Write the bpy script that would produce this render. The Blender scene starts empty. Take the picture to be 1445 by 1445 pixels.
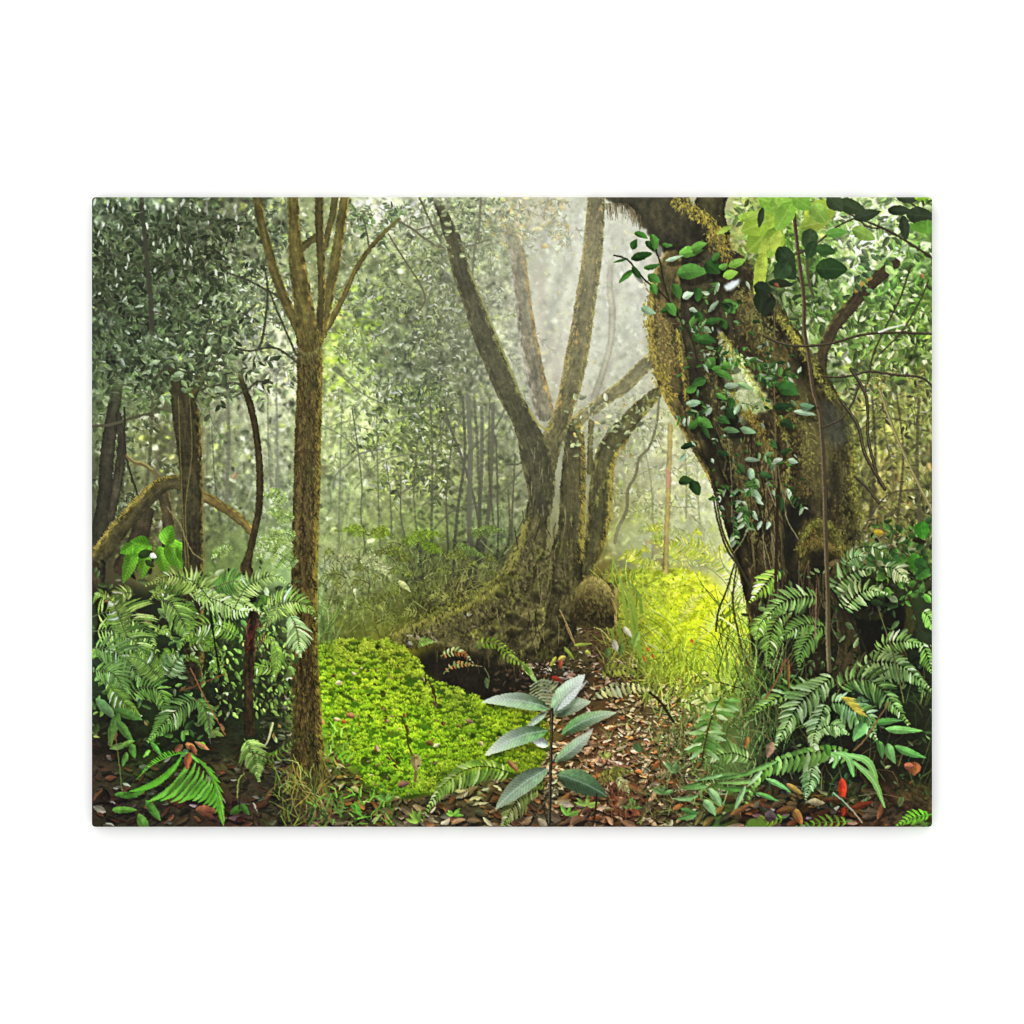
import bpy, math
import numpy as np

# ---------------------------------------------------------------- camera, light, exposure
scene = bpy.context.scene
PXM = 1167.0                        # picture units per metre: the canvas is 1.016 m x 0.762 m
CW, CH, CD = 1185.8 / PXM, 888.7 / PXM, 0.020   # canvas width, height, depth off the wall
cam = bpy.data.objects.new('camera', bpy.data.cameras.new('camera'))
scene.collection.objects.link(cam)
cam.data.lens = 150; cam.data.sensor_width = 36; cam.data.clip_end = 50
DIST = (1445 / PXM) * 150 / 36
cam.location = (0, -CD - DIST, 0); cam.rotation_euler = (math.radians(90), 0, 0)   # looks along +Y, square on
scene.camera = cam

world = bpy.data.worlds.new('World'); scene.world = world; world.use_nodes = True
bg = world.node_tree.nodes['Background']
bg.inputs['Color'].default_value = (1, 1, 1, 1); bg.inputs['Strength'].default_value = 1.36
def lamp(name, loc, size, power, target=(0, 0, 0)):
    from mathutils import Vector
    l = bpy.data.lights.new(name, 'AREA'); l.shape = 'RECTANGLE'; l.size, l.size_y = size; l.energy = power
    o = bpy.data.objects.new(name, l); scene.collection.objects.link(o); o.location = loc
    o.rotation_euler = (Vector(target) - Vector(loc)).to_track_quat('-Z', 'Y').to_euler()
    return o
lamp('studio_softbox', (-0.7, -2.2, 3.0), (1.6, 1.2), 24)
vs_ = scene.view_settings
vs_.view_transform = 'Standard'; vs_.look = 'None'; vs_.exposure = 0; vs_.gamma = 1; vs_.use_curve_mapping = False
INK = 1.49                          # how much brighter than its own colour the lamps show the print
scene.cycles.filter_width = 1.1     # the print is crisp
# =====================================================================
# THE PRINTED PICTURE.  The photograph shows a flat canvas print, so its
# picture is ink on cloth: it is laid down stroke by stroke into a colour
# grid (display values) and an element grid that says which pictured thing
# each point belongs to; both become flat pieces of the print further down.
# =====================================================================
rng = np.random.default_rng(7)
PX0, PY0 = 130.0, 278.0            # picture units: x 130..1316, y 278..1167
W, H = 1186, 889
IMG = np.zeros((H, W, 3), np.float32)
IDM = np.zeros((H, W), np.int16)
YY, XX = np.mgrid[0:H, 0:W].astype(np.float32)
XX += PX0; YY += PY0

def hx(s):
    return np.array([int(s[i:i + 2], 16) / 255.0 for i in (0, 2, 4)], np.float32)
def C(c):
    return hx(c) if isinstance(c, str) else np.asarray(c, np.float32)
def mix(a, b, t):
    return a + (b - a) * t
def sstep(a, b, x):
    t = np.clip((x - a) / (b - a), 0, 1)
    return t * t * (3 - 2 * t)

TS = 512
def noise_tile(cell, seed):
    r = np.random.default_rng(seed)
    n = TS // cell
    g = r.random((n, n)).astype(np.float32)
    i = np.arange(TS) / cell
    i0 = np.floor(i).astype(int); f = (i - i0); f = f * f * (3 - 2 * f)
    a = g[i0 % n]; b = g[(i0 + 1) % n]
    row = a + (b - a) * f[:, None]
    a = row[:, i0 % n]; b = row[:, (i0 + 1) % n]
    return (a + (b - a) * f[None, :]).astype(np.float32)
def fbm_tile(cells, seed):
    t = sum(noise_tile(c, seed + k) * w for k, (c, w) in enumerate(cells))
    t = t - t.mean()
    return (t / (t.std() * 2.2)).astype(np.float32)          # about -1..1
T_FINE = fbm_tile([(2, .5), (4, 1), (8, .8)], 11)
T_MID = fbm_tile([(4, .5), (8, 1), (16, 1)], 21)
T_BIG = fbm_tile([(16, .6), (32, 1), (64, 1)], 31)
T_PIX = fbm_tile([(1, 1), (2, .8)], 41)
T_PIX[:] = T_PIX
def look(T, u, v):
    return T[(np.asarray(v).astype(np.int32)) % TS, (np.asarray(u).astype(np.int32)) % TS]

def blur(a, s):
    if s <= 0: return a
    for ax in (0, 1):
        k = max(1, int(round(s * 1.1)))
        for _ in range(3):
            p = [(0, 0)] * a.ndim; p[ax] = (k + 1, k)
            c = np.cumsum(np.pad(a, p, mode='edge').astype(np.float64), axis=ax)
            n = a.shape[ax]
            hi = np.take(c, range(2 * k + 1, 2 * k + 1 + n), axis=ax); lo = np.take(c, range(0, n), axis=ax)
            a = ((hi - lo) / (2 * k + 1)).astype(np.float32)
    return a

def warp(amp, cell=1.0, seed=0):
    """nudge the strokes about by a little noise so that no outline stays a drawn curve"""
    global IMG, IDM
    o = seed * 61
    dx = amp * look(T_FINE, XX / cell + o, YY / cell + o * 2); dy = amp * look(T_FINE, XX / cell + o + 170, YY / cell + o + 250)
    fx = np.clip(XX - PX0 + dx, 0, W - 1.001); fy = np.clip(YY - PY0 + dy, 0, H - 1.001)
    ix = fx.astype(int); iy = fy.astype(int); tx = (fx - ix)[..., None]; ty = (fy - iy)[..., None]
    ix1 = np.minimum(ix + 1, W - 1); iy1 = np.minimum(iy + 1, H - 1)
    IMG = (IMG[iy, ix] * (1 - tx) + IMG[iy, ix1] * tx) * (1 - ty) + (IMG[iy1, ix] * (1 - tx) + IMG[iy1, ix1] * tx) * ty
    IDM = IDM[np.rint(fy).astype(int), np.rint(fx).astype(int)]
def box(x0, y0, x1, y1):
    a = max(0, int(x0 - PX0)); b = min(W, int(x1 - PX0) + 2)
    c = max(0, int(y0 - PY0)); d = min(H, int(y1 - PY0) + 2)
    return (a, b, c, d) if (b > a and d > c) else None
def put(bx, cov, col, idn=None):
    a, b, c, d = bx
    s = IMG[c:d, a:b]
    s += (col - s) * cov[..., None]
    if idn is not None:
        IDM[c:d, a:b][cov > 0.5] = idn

def leaf(x, y, L, wd, ang, col, idn=None, rib=0.0, two=0.12, bend=0.0, teeth=0, soft=0.9, alpha=1.0, tip=None, skew=0.25, ribcol=None, veins=0.0):
    """one leaf blade: base at (x, y), length L along ang (picture degrees, y down), width wd"""
    ca, sa = math.cos(ang), math.sin(ang)
    h = L / 2; cx, cy = x + ca * h, y + sa * h
    ex = abs(ca) * h + abs(sa) * (wd / 2 + abs(bend)) + 1.5; ey = abs(sa) * h + abs(ca) * (wd / 2 + abs(bend)) + 1.5
    bx = box(cx - ex, cy - ey, cx + ex, cy + ey)
    if bx is None: return
    a, b, c, d = bx
    dx = XX[c:d, a:b] - cx; dy = YY[c:d, a:b] - cy
    u = (dx * ca + dy * sa) / h
    v = -dx * sa + dy * ca
    if bend: v = v - bend * (1 - u * u)
    q = np.clip(1 - u * u, 0, 1)
    prof = wd * .5 * q ** .75 * (1 - skew * u)
    if teeth:
        prof = prof * (.72 + .28 * np.abs(((u * teeth) % 1) * 2 - 1))
    if L > 5:                                      # no blade is a perfect oval or one flat colour
        n1 = T_FINE[(YY[c:d, a:b].astype(np.int32) + int(x * 7.3)) % TS, (XX[c:d, a:b].astype(np.int32) + int(y * 5.1)) % TS]
        prof = prof * (1 + .20 * min(1, 9 / L) * n1)
    else: n1 = None
    cov = np.clip((prof - np.abs(v)) / soft + .5, 0, 1) * (np.abs(u) < 1) * alpha
    col = C(col)
    k = 1 + two * np.clip(-v * 1.5 / max(1.0, wd * .3), -1, 1)
    if n1 is not None and two: k = k * (1 + .15 * np.roll(n1, 2, 0))
    cc = col * k[..., None]
    if tip is not None:
        cc = mix(cc, C(tip), np.clip(u * .5 + .5, 0, 1)[..., None])
    if veins:
        st = np.abs((((u * L * .5 - np.abs(v) * .9) / 5.0) % 1) * 2 - 1)
        cc = cc * (1 + veins * (st - .5))[..., None]
    if rib:
        rc = C(ribcol) if ribcol is not None else col * 1.35 + .05
        cc = mix(cc, rc, (np.clip(1 - np.abs(v) / max(.8, wd * .06), 0, 1) * rib)[..., None])
    put(bx, cov, cc, idn)

def spline(pts, step=7.0):
    P = np.array(pts, float)
    if len(P) == 2:
        n = max(2, int(np.hypot(*(P[1, :2] - P[0, :2])) / step) + 1)
        return P[0] + (P[1] - P[0]) * np.linspace(0, 1, n)[:, None]
    Q = np.vstack([2 * P[0] - P[1], P, 2 * P[-1] - P[-2]]); out = []
    for i in range(1, len(Q) - 2):
        p0, p1, p2, p3 = Q[i - 1:i + 3]
        n = max(2, int(np.hypot(*(p2 - p1)[:2]) / step))
        for t in np.arange(n) / n:
            out.append(.5 * (2 * p1 + (p2 - p0) * t + (2 * p0 - 5 * p1 + 4 * p2 - p3) * t * t + (3 * p1 - p0 - 3 * p2 + p3) * t ** 3))
    out.append(P[-1])
    return np.array(out)

def stroke(pts, r0, r1, col, idn=None, alpha=1.0, col2=None, step=7.0, soft=.9):
    P = spline([tuple(p[:2]) for p in pts], step); n = len(P) - 1
    c0 = C(col); c1 = C(col2) if col2 is not None else c0
    for i in range(n):
        (x0, y0), (x1, y1) = P[i], P[i + 1]
        t = (i + .5) / n; r = r0 + (r1 - r0) * t
        bx = box(min(x0, x1) - r - 1.5, min(y0, y1) - r - 1.5, max(x0, x1) + r + 1.5, max(y0, y1) + r + 1.5)
        if bx is None: continue
        a, b, c, d = bx
        dx = XX[c:d, a:b] - x0; dy = YY[c:d, a:b] - y0
        ex, ey = x1 - x0, y1 - y0; l2 = ex * ex + ey * ey + 1e-9
        tt = np.clip((dx * ex + dy * ey) / l2, 0, 1)
        dd = np.hypot(dx - tt * ex, dy - tt * ey)
        put(bx, np.clip((r - dd) / soft + .5, 0, 1) * alpha, c0 + (c1 - c0) * t, idn)

def trunk(pts, dark, light, idn=None, edgeL=None, edgeR=None, ew=.45, fuzz=1.6, stretch=5.0, contrast=1.0, alpha=1.0, soft=1.0,
          patch=None, patch_amt=0.0, seed=0, round_=.35, fade=None, bias=0.0):
    """a stem: (x, y, radius) along its middle, top to bottom; bark is drawn along the stem; edgeL / edgeR are the lit or mossy rims"""
    P = spline(pts, 6.0)
    rm = P[:, 2].max() + 5
    bx = box(P[:, 0].min() - rm, P[:, 1].min() - rm, P[:, 0].max() + rm, P[:, 1].max() + rm)
    if bx is None: return
    a, b, c, d = bx
    D = np.full((d - c, b - a), 99., np.float32); S = np.zeros_like(D); U = np.zeros_like(D); R = np.ones_like(D)
    ul = 0.0
    for i in range(len(P) - 1):
        x0, y0, r0 = P[i]; x1, y1, r1 = P[i + 1]
        l = math.hypot(x1 - x0, y1 - y0) + 1e-6
        tx, ty = (x1 - x0) / l, (y1 - y0) / l
        rr = max(r0, r1) + 5
        sb = box(min(x0, x1) - rr, min(y0, y1) - rr, max(x0, x1) + rr, max(y0, y1) + rr)
        if sb is not None:
            a2, b2, c2, d2 = sb
            dx = XX[c2:d2, a2:b2] - x0; dy = YY[c2:d2, a2:b2] - y0
            al = dx * tx + dy * ty
            t = np.clip(al / l, 0, 1)
            r = r0 + (r1 - r0) * t
            px = dx - t * l * tx; py = dy - t * l * ty
            dist = np.hypot(px, py) - r
            sl = (slice(c2 - c, d2 - c), slice(a2 - a, b2 - a))
            m = dist < D[sl]
            D[sl][m] = dist[m]; S[sl][m] = (px * ty - py * tx)[m]; U[sl][m] = (ul + al)[m]; R[sl][m] = r[m]
        ul += l
    s = np.clip(S / np.maximum(R, .5), -1, 1)
    o = seed * 37
    nz = look(T_FINE, XX[c:d, a:b] + o, YY[c:d, a:b] + o * 2)
    cov = np.clip(.5 - (D + fuzz * (.3 * nz + .45 * look(T_PIX, XX[c:d, a:b] + o, YY[c:d, a:b] + o))) / soft, 0, 1) * alpha
    if fade is not None:
        cov = cov * sstep(fade[0], fade[1], YY[c:d, a:b])
    t1 = look(T_MID, S * 2.2 + o, U / stretch * 2.2 + o); t2 = look(T_FINE, S * 1.6 + 99 + o, U * .8 + o)
    t3 = look(T_PIX, XX[c:d, a:b] + o, YY[c:d, a:b])
    t4 = look(T_FINE, XX[c:d, a:b] * 1.7 + o + 60, YY[c:d, a:b] * 1.3 + o)
    tex = np.clip(.42 + bias + contrast * (.16 * t1 + .15 * t2 + .11 * t3 + .17 * t4 + .20 * look(T_FINE, S * 2.2 + o + 15, U * .22 + o)), 0, 1.25)
    col = mix(C(dark), C(light), tex[..., None])
    col = col * (1 - round_ * np.abs(s) ** 2.2)[..., None]
    big = look(T_BIG, XX[c:d, a:b] * 1.5 + o, YY[c:d, a:b] + o)
    wide = look(T_BIG, XX[c:d, a:b] * 1.1 + o + 90, U * .9 + o) * .5 + look(T_MID, S * 1.1 + o + 40, U * 1.3 + o) * .5
    col = col * (1 + .26 * np.clip(wide, -1, 1))[..., None]
    if patch is not None:
        col = mix(col, C(patch) * (.8 + .35 * t2)[..., None], (sstep(.1, .7, big + .5 * t2 - .2 + patch_amt))[..., None] * .85)
    for e, sg in ((edgeL, -1), (edgeR, 1)):
        if e is not None:
            w = sstep(1 - ew, 1.0, sg * s + .22 * t2) * (.75 + .25 * t1)
            col = mix(col, C(e) * (.85 + .3 * t2)[..., None], np.clip(w, 0, 1)[..., None])
    put(bx, cov, np.clip(col, 0, 1), idn)

def poly_mask(pts, bx, rough=0.0, seed=0):
    a, b, c, d = bx
    o = seed * 53
    x = XX[c:d, a:b]; y = YY[c:d, a:b]
    if rough:
        x = x + rough * look(T_FINE, x + o, y + o); y = y + rough * look(T_FINE, x + o + 200, y + o + 100)
    m = np.zeros(x.shape, bool)
    n = len(pts)
    for i in range(n):
        x0, y0 = pts[i]; x1, y1 = pts[(i + 1) % n]
        if y0 == y1: continue
        k = ((y0 > y) != (y1 > y)) & (x < (x1 - x0) * (y - y0) / (y1 - y0) + x0)
        m ^= k
    return m
def poly(pts, dark, light, idn=None, rough=2.0, contrast=1.0, seed=0, flow=(0, 1), stretch=4.0, alpha=1.0, feather=.6, curve=True, patch=None, patch_amt=0., bias=0.):
    if curve:
        q = [tuple(p) for p in pts] + [tuple(pts[0])]
        pts = [tuple(p) for p in spline(q, 8.0)[:-1]]
    xs = [p[0] for p in pts]; ys = [p[1] for p in pts]
    bx = box(min(xs) - 4, min(ys) - 4, max(xs) + 4, max(ys) + 4)
    a, b, c, d = bx
    m = poly_mask(pts, bx, rough, seed).astype(np.float32)
    m = blur(m, feather) * alpha
    o = seed * 41
    x = XX[c:d, a:b]; y = YY[c:d, a:b]
    fx, fy = flow
    U = x * fx + y * fy; S = x * fy - y * fx
    t1 = look(T_MID, S * 2 + o, U / stretch * 2 + o); t2 = look(T_FINE, x * 1.3 + o, y * 1.3); t3 = look(T_PIX, x, y + o)
    tex = np.clip(.42 + bias + contrast * (.20 * t1 + .26 * t2 + .20 * t3), 0, 1.25)
    col = mix(C(dark), C(light), tex[..., None])
    if patch is not None:
        big = look(T_BIG, x * 1.5 + o, y + o)
        col = mix(col, C(patch) * (.8 + .35 * t2)[..., None], sstep(.1, .7, big + .5 * t2 - .2 + patch_amt)[..., None] * .85)
    put(bx, m, np.clip(col, 0, 1), idn)

# ---- the picture's broad tones: one row per 50 units down, one column per 50 units across
TONE = '''
5f6e5c 6b7a6b 586353 5a6251 626a56 8b957c 8a9272 9fa796 b4bab0 9da68f 8f9780 a5a693 b0ab8d b3b4a4 b4b6a8 a8aa9c 8f8a70 8a8a70 a0b066 86a850 8aa365 b4c4a4 a8b898 6e8a4c
55624f 5a664f 4d5945 525a47 6c7460 7f8a70 868c6c 8d9678 98a283 929b80 858c76 969b86 b0b2a0 b4b7a6 b0b3a5 b6b6ae 8a8468 5a5434 8a9c4c 6e9040 6b8a48 d0dcc8 9cb288 70905a
4d5a47 586852 5a6850 64735a 8a9682 8e957e 8c9470 8d9a78 8a9474 8c9279 848a76 9fa292 b8b9a8 b5b8a6 b4b6a7 bcbdb2 8a8460 39431f 454a30 4c5c3a 4a6238 80986c 708c58 5f7f42
4c5946 536450 5c6c54 6a795f 7f8b76 a0a692 99a270 8f9f6c 7f8a6c 7d856d 808671 a0a392 b6b5a5 bab9aa b0b3a5 b3b6a8 8a7a3e 45482c 3d4028 66794c 6a8050 768e58 6f8a50 65803f
4b5946 566751 5a6a50 646f58 88907c b4b9a8 a9ba6a 96aa6c 747f66 747b66 7c826f 94978a b5b3a4 bcb9ac b0b2a6 b6b7a6 8a7a44 4a4a34 5a5c3a 6a7450 6c7c54 6f8252 71834e 6e8048
5a6850 5f6c54 52593f 6c745e 939a84 b2b7a3 b3bd8c a5b582 788468 707c60 7a8068 888c7a 9ea08c b5b2a3 aaac98 a9aa94 a4a680 6c6c4c 5e603a 424a30 5a6546 7a7e52 7d8052 757c4c
6a7558 7c8362 5c6048 8b917c 8e957c 9aa284 a8b487 a4b37c 8c9a68 6f7c54 7c8260 7e846a 8f927c 9a9a86 8f9078 a3a788 b5b884 82855f 4a4c34 4a4c34 4c4c3a 6a7040 8a8c50 777c48
565c48 7c8265 6c6c52 868c74 888e78 8e957e 98a37c 97a377 8a9468 7a825c 7c8060 747a5c 80846a 8a8c74 8a8b70 a2a684 b4b88a b0b688 4a4a38 4a4a30 403c2c 6e7044 8a8250 6f7046
4f5442 66684e 5e5e46 747a62 7f8870 8c9a7e 8f9a78 8d9870 848c62 7a8260 727858 767c5c 7a7c60 7e8060 88885e a2a674 b0b47c b8bf8c 75755a 3c3c2c 45382c 585636 807848 68663e
4a4c3c 58583f 5a5a44 6c7858 72805e 869a7a 8c9874 8c9a68 80905c 76884f 707c58 708060 70704a 707050 84864c a4b060 a8b078 b4bc88 92966a 363829 484026 4c4a30 6a6240 58613a
403f30 5c6a38 5a6c38 667c4e 688050 829e74 848f70 869474 75845a 646f48 6a7048 6c7250 6a6840 68663f 706a38 94a84c b8c450 c0cc74 9aa058 40462e 443e28 50603c 4c5c38 4c6638
4a5a3c 45523a 567048 64825a 6c8c62 7a966e 6c7c50 667448 646e40 5c6238 625e38 5a5834 504e30 585432 544c2a 8ea43c c0d428 c8dc34 8aa048 4a6444 3c4630 48583c 445a3a 4f7044
567854 527048 486438 4f6c3c 5c7444 688058 5c6c38 6a7a30 6c7430 524e2c 464428 3c3a24 42402a 4c4630 585038 7c9038 a4bc30 b4cc38 7c9844 48643c 46583a 4c4c34 38402c 50704a
4c6e48 486440 3a5034 3c4c30 44582e 586a40 789822 7ca41e 7c9c1e 4c5c20 2c2c20 2a2a20 3c402c 50503c 5c543c 707838 8ca030 98b040 68803c 3c5434 3c4c30 4c5c40 3c5038 3c5438
3a5634 3e5a32 3c5034 303c28 38402c 505c3c 7c9c28 84b020 84ac20 7ca41c 5c7820 789c28 6c7c44 6c7850 746850 746c50 7c7c54 688048 4c643c 4c6444 405a38 50704c 446040 385030
342c24 305020 38542c 3c3a28 486038 444c30 647830 74a01c 78a820 78a81c 74a01c 7ca028 70843c 705c44 7c6450 7c6850 5c6040 507040 5c6c48 40543a 4c6444 486848 40543a 34442c
34302a 345c28 4c6c2c 445428 38382c 3c4428 545438 5c7c24 648c24 6c8430 647840 607044 5c6044 5c6c48 6c5c40 645840 5c5840 587448 54744a 4c6848 44583c 405438 403c28 382c20
2c2c24 344028 343028 3c3024 383028 3c4028 4c4838 44502c 4c4830 50503c 4c4438 54503c 50483c 504838 583c2c 584838 4c4c34 446038 4c3c28 40342c 3c3020 4c3424 40342c 486830
'''
tone = np.array([[hx(c) for c in row.split()] for row in TONE.strip().splitlines()], np.float32)   # 18 x 24
def upsample(g):
    n, m = g.shape[:2]
    fy = np.clip((YY[:, 0] - 303) / 50, 0, n - 1.001); fx = np.clip((XX[0] - 155) / 50, 0, m - 1.001)
    iy = fy.astype(int); ty = (fy - iy)[:, None, None]; ix = fx.astype(int); tx = (fx - ix)[None, :, None]
    top = g[iy][:, ix] * (1 - tx) + g[iy][:, ix + 1] * tx
    bot = g[iy + 1][:, ix] * (1 - tx) + g[iy + 1][:, ix + 1] * tx
    return (top * (1 - ty) + bot * ty).astype(np.float32)
GUIDE = blur(upsample(tone), 12)
warm = sstep(700, 860, YY)[..., None]
GUIDE *= 1 + warm * (np.array([1.05, 1.02, .84], np.float32) - 1) + (1 - warm) * (np.array([1.02, 1.02, .96], np.float32) - 1)
# brighter mist in the upper middle, deeper shade in the canopy at the left
mist = np.exp(-(((XX - 865) / 120) ** 2 + ((YY - 385) / 165) ** 2)) * .42 + np.exp(-(((XX - 560) / 70) ** 2 + ((YY - 290) / 40) ** 2)) * .35 + np.exp(-(((XX - 505) / 60) ** 2 + ((YY - 600) / 110) ** 2)) * .18
mist += np.exp(-(((XX - 375) / 40) ** 2 + ((YY - 590) / 90) ** 2)) * .22 + np.exp(-(((XX - 975) / 60) ** 2 + ((YY - 700) / 90) ** 2)) * .25
GUIDE += (hx('dcddd2') - GUIDE) * mist[..., None]
GUIDE *= (1 - .27 * np.exp(-(((XX - 215) / 130) ** 2 + ((YY - 400) / 120) ** 2)))[..., None]
wg = np.clip(1 - sstep(690, 760, XX) + sstep(1010, 1060, XX), 0, 1) * (1 - sstep(740, 820, YY))
GUIDE *= 1 + wg[..., None] * (np.array([.98, 1.0, .92], np.float32) - 1)
GUIDE *= (1 - .13 * np.exp(-(((XX - 610) / 110) ** 2 + ((YY - 460) / 150) ** 2)))[..., None]
pale = .75 * np.exp(-(((XX - 1036 - (YY - 800) * .25) / 24) ** 2 + ((YY - 785) / 60) ** 2)) + .5 * np.exp(-(((XX - 940) / 70) ** 2 + ((YY - 765) / 28) ** 2))
GUIDE += (hx('c6cea4') - GUIDE) * np.clip(pale, 0, 1)[..., None]
def g_at(x, y):
    return GUIDE[min(H - 1, max(0, int(y - PY0))), min(W - 1, max(0, int(x - PX0)))]
# ---- 1. far wood: broad tones, soft vertical streaks of light and stems
def rect_w(x0, y0, x1, y1, f=26):
    return sstep(x0 - f, x0 + f, XX) * (1 - sstep(x1 - f, x1 + f, XX)) * sstep(y0 - f, y0 + f, YY) * (1 - sstep(y1 - f, y1 + f, YY))
IMG[:] = GUIDE
vs = look(T_MID, XX * 3.0 + 20, YY * .55) * .6 + look(T_FINE, XX * 1.6, YY * .5 + 70) * .6
IMG *= (1 + .20 * vs + .10 * look(T_FINE, XX + 31, YY + 7))[..., None]

def in_w(wt, n):
    """n random points drawn from a weight map"""
    cdf = np.cumsum(wt.ravel().astype(np.float64)); cdf /= cdf[-1]
    k = np.searchsorted(cdf, rng.random(n))
    return (k % W) + PX0 + rng.random(n), (k // W) + PY0 + rng.random(n)

def foliage(wt, n, size, modes, asp=.5, ang=(0, 3.2), sig=.22, clump=.0, idn=None, soft=.9, rib=.0, alpha=1.0):
    """modes: (chance, tint colour or None, how far towards it, brightness)"""
    if clump:
        nzz = look(T_BIG, XX * 2.2 + n, YY * 2.2 + n * 3) + .6 * look(T_MID, XX + n, YY)
        wt = wt * np.clip(.5 + clump * nzz, 0, None)
    xs, ys = in_w(wt, n)
    pr = np.array([m[0] for m in modes], float); pr /= pr.sum()
    ks = rng.choice(len(modes), n, p=pr)
    L = rng.uniform(size[0], size[1], n) * rng.choice([.7, 1, 1, 1.25], n)
    A = ang[0] + rng.normal(0, ang[1], n)
    B = np.exp(rng.normal(0, sig, n))
    for x, y, k, l, aa, bb in zip(xs, ys, ks, L, A, B):
        _, tc, am, br = modes[k]
        c = g_at(x, y)
        if tc is not None: c = mix(c, tc, am)
        leaf(x, y, l, l * asp * (.7 + .6 * rng.random()), aa, np.clip(c * br * bb, 0, 1), idn, soft=soft, rib=rib, alpha=alpha, two=.14)

def gaps(wt, n, wd, ln, col, alpha=.9, sig=.4, tilt=.15):
    xs, ys = in_w(wt, n)
    for x, y in zip(xs, ys):
        l = rng.uniform(*ln) * math.exp(rng.normal(0, sig * .5)); w = rng.uniform(*wd)
        leaf(x, y, l, w, 1.57 + rng.normal(0, tilt), C(col) * rng.uniform(.86, 1.05), soft=1.4, alpha=alpha, two=0)

DKG, GRY, YEL, WHT, BRN = C('2c3822'), C('98a686'), C('a8c048'), C('e4ecdc'), C('6a5238')
# hazed far stems
for (pts, c, al) in [
    ([(862, 380, 4), (866, 420, 4.5), (864, 480, 4.5), (858, 520, 4), (840, 560, 5)], 'a99c8c', .7),
    ([(762, 290, 5), (766, 350, 5), (762, 400, 6), (768, 452, 6), (780, 500, 7), (790, 540, 6)], 'a39c8c', .65),
    ([(802, 372, 6), (788, 410, 7), (776, 450, 7), (770, 480, 5)], '92968a', .75),
    ([(805, 476, 4), (785, 495, 5), (764, 514, 5)], '96948a', .7),
    ([(795, 300, 6), (770, 330, 6), (742, 345, 5)], '8e9486', .5),
    ([(900, 310, 5), (905, 400, 4), (898, 470, 4)], 'a4a89c', .4),
    ([(740, 280, 4), (748, 340, 5), (752, 400, 5)], '9c968a', .5), ([(818, 300, 5), (806, 350, 5), (800, 380, 5)], 'a29c8e', .5),
    ([(880, 330, 3), (884, 420, 3), (878, 520, 3)], 'a8a496', .5), ([(858, 300, 3), (872, 360, 3)], '9c9a8c', .4), ([(905, 480, 4), (880, 500, 4), (850, 520, 4)], 'a09a86', .5),
    ([(610, 470, 6), (616, 560, 6), (620, 680, 6)], '74766a', .35), ([(530, 480, 5), (534, 600, 5), (530, 740, 5)], '8a8e74', .3), ([(480, 500, 5), (482, 620, 5), (480, 740, 5)], '8a8e78', .3),
    ([(316, 585, 9), (317, 640, 9), (318, 705, 9)], '67685a', .75),
    ([(300, 560, 4), (302, 640, 4), (300, 700, 4)], '7c806c', .55),
    ([(352, 560, 12), (348, 640, 14), (346, 700, 15)], '76786a', .45),
    ([(388, 590, 8), (386, 660, 9), (385, 730, 9)], '74766a', .45),
    ([(405, 600, 4), (402, 680, 5), (400, 740, 5)], '7e8270', .5),
    ([(232, 545, 8), (222, 590, 9), (226, 640, 9), (232, 700, 8)], '55543f', .85),
    ([(245, 610, 9), (232, 640, 10), (226, 680, 10)], '5a5a48', .8),
    ([(700, 560, 5), (702, 700, 5), (700, 800, 5)], '6a6c58', .5),
    ([(560, 520, 4), (565, 640, 4), (566, 760, 4)], '74785e', .4),
    ([(925, 560, 4), (935, 650, 4), (938, 720, 4)], '9a9a74', .5),
    ([(965, 600, 3), (972, 700, 3), (976, 790, 3)], 'a0a070', .5),
]:
    trunk(pts, C(c) * .85, C(c) * 1.15, fuzz=1.2, alpha=al, contrast=.8, round_=.1, soft=2.5)
IMG[:] = blur(IMG, 1.4)

# ---- 2. leaf layers, from the far haze to the near sprays
w_ul = rect_w(122, 262, 418, 560); w_um = rect_w(440, 262, 735, 640); w_uc = rect_w(700, 262, 925, 560)
w_ur = rect_w(1035, 262, 1330, 545); w_rt = rect_w(1180, 520, 1330, 830); w_mid = rect_w(440, 520, 740, 900)
w_lm = rect_w(122, 540, 420, 780); w_hz = rect_w(850, 540, 1060, 820)
far = [(3, None, 0, .88), (3, None, 0, 1.12), (1.6, DKG, .35, .9), (1.4, YEL, .25, 1.0), (1.2, WHT, .55, 1.0), (.5, BRN, .3, 1.)]
for wt, n, sz in ((w_ul, 2600, (4, 9)), (w_um, 3800, (3, 8)), (w_uc, 1400, (3, 8)), (w_ur, 2200, (4, 10)), (w_rt, 1600, (3, 8)),
                  (w_mid, 3400, (3, 8)), (w_lm, 1500, (3, 9)), (w_hz, 1500, (3, 8))):
    foliage(wt, n, sz, far, sig=.12, clump=.5, soft=1.6, alpha=.75)
IMG[:] = blur(IMG, .6)
# thin stems of the middle distance
for _ in range(44):
    x = rng.uniform(455, 735); y0 = rng.uniform(540, 760); y1 = y0 + rng.uniform(60, 220); y1 = min(y1, 885 - rng.random() * 30)
    c = g_at(x, (y0 + y1) / 2) * rng.choice([.6, .68, .75, 1.3])
    stroke([(x, y0), (x + rng.normal(0, 8), (y0 + y1) / 2), (x + rng.normal(0, 22), y1)], .5, rng.uniform(.7, 1.6), np.clip(c, 0, 1), alpha=.75)
for _ in range(60):
    x = rng.uniform(1195, 1316); y0 = rng.uniform(520, 700); y1 = y0 + rng.uniform(60, 180)
    c = g_at(x, (y0 + y1) / 2) * rng.choice([.5, .6, .7, 1.3, 1.5])
    stroke([(x, y0), (x + rng.normal(0, 8), (y0 + y1) / 2), (x + rng.normal(0, 18), y1)], .6, rng.uniform(.8, 2.2), np.clip(c, 0, 1), alpha=.8)
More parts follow.
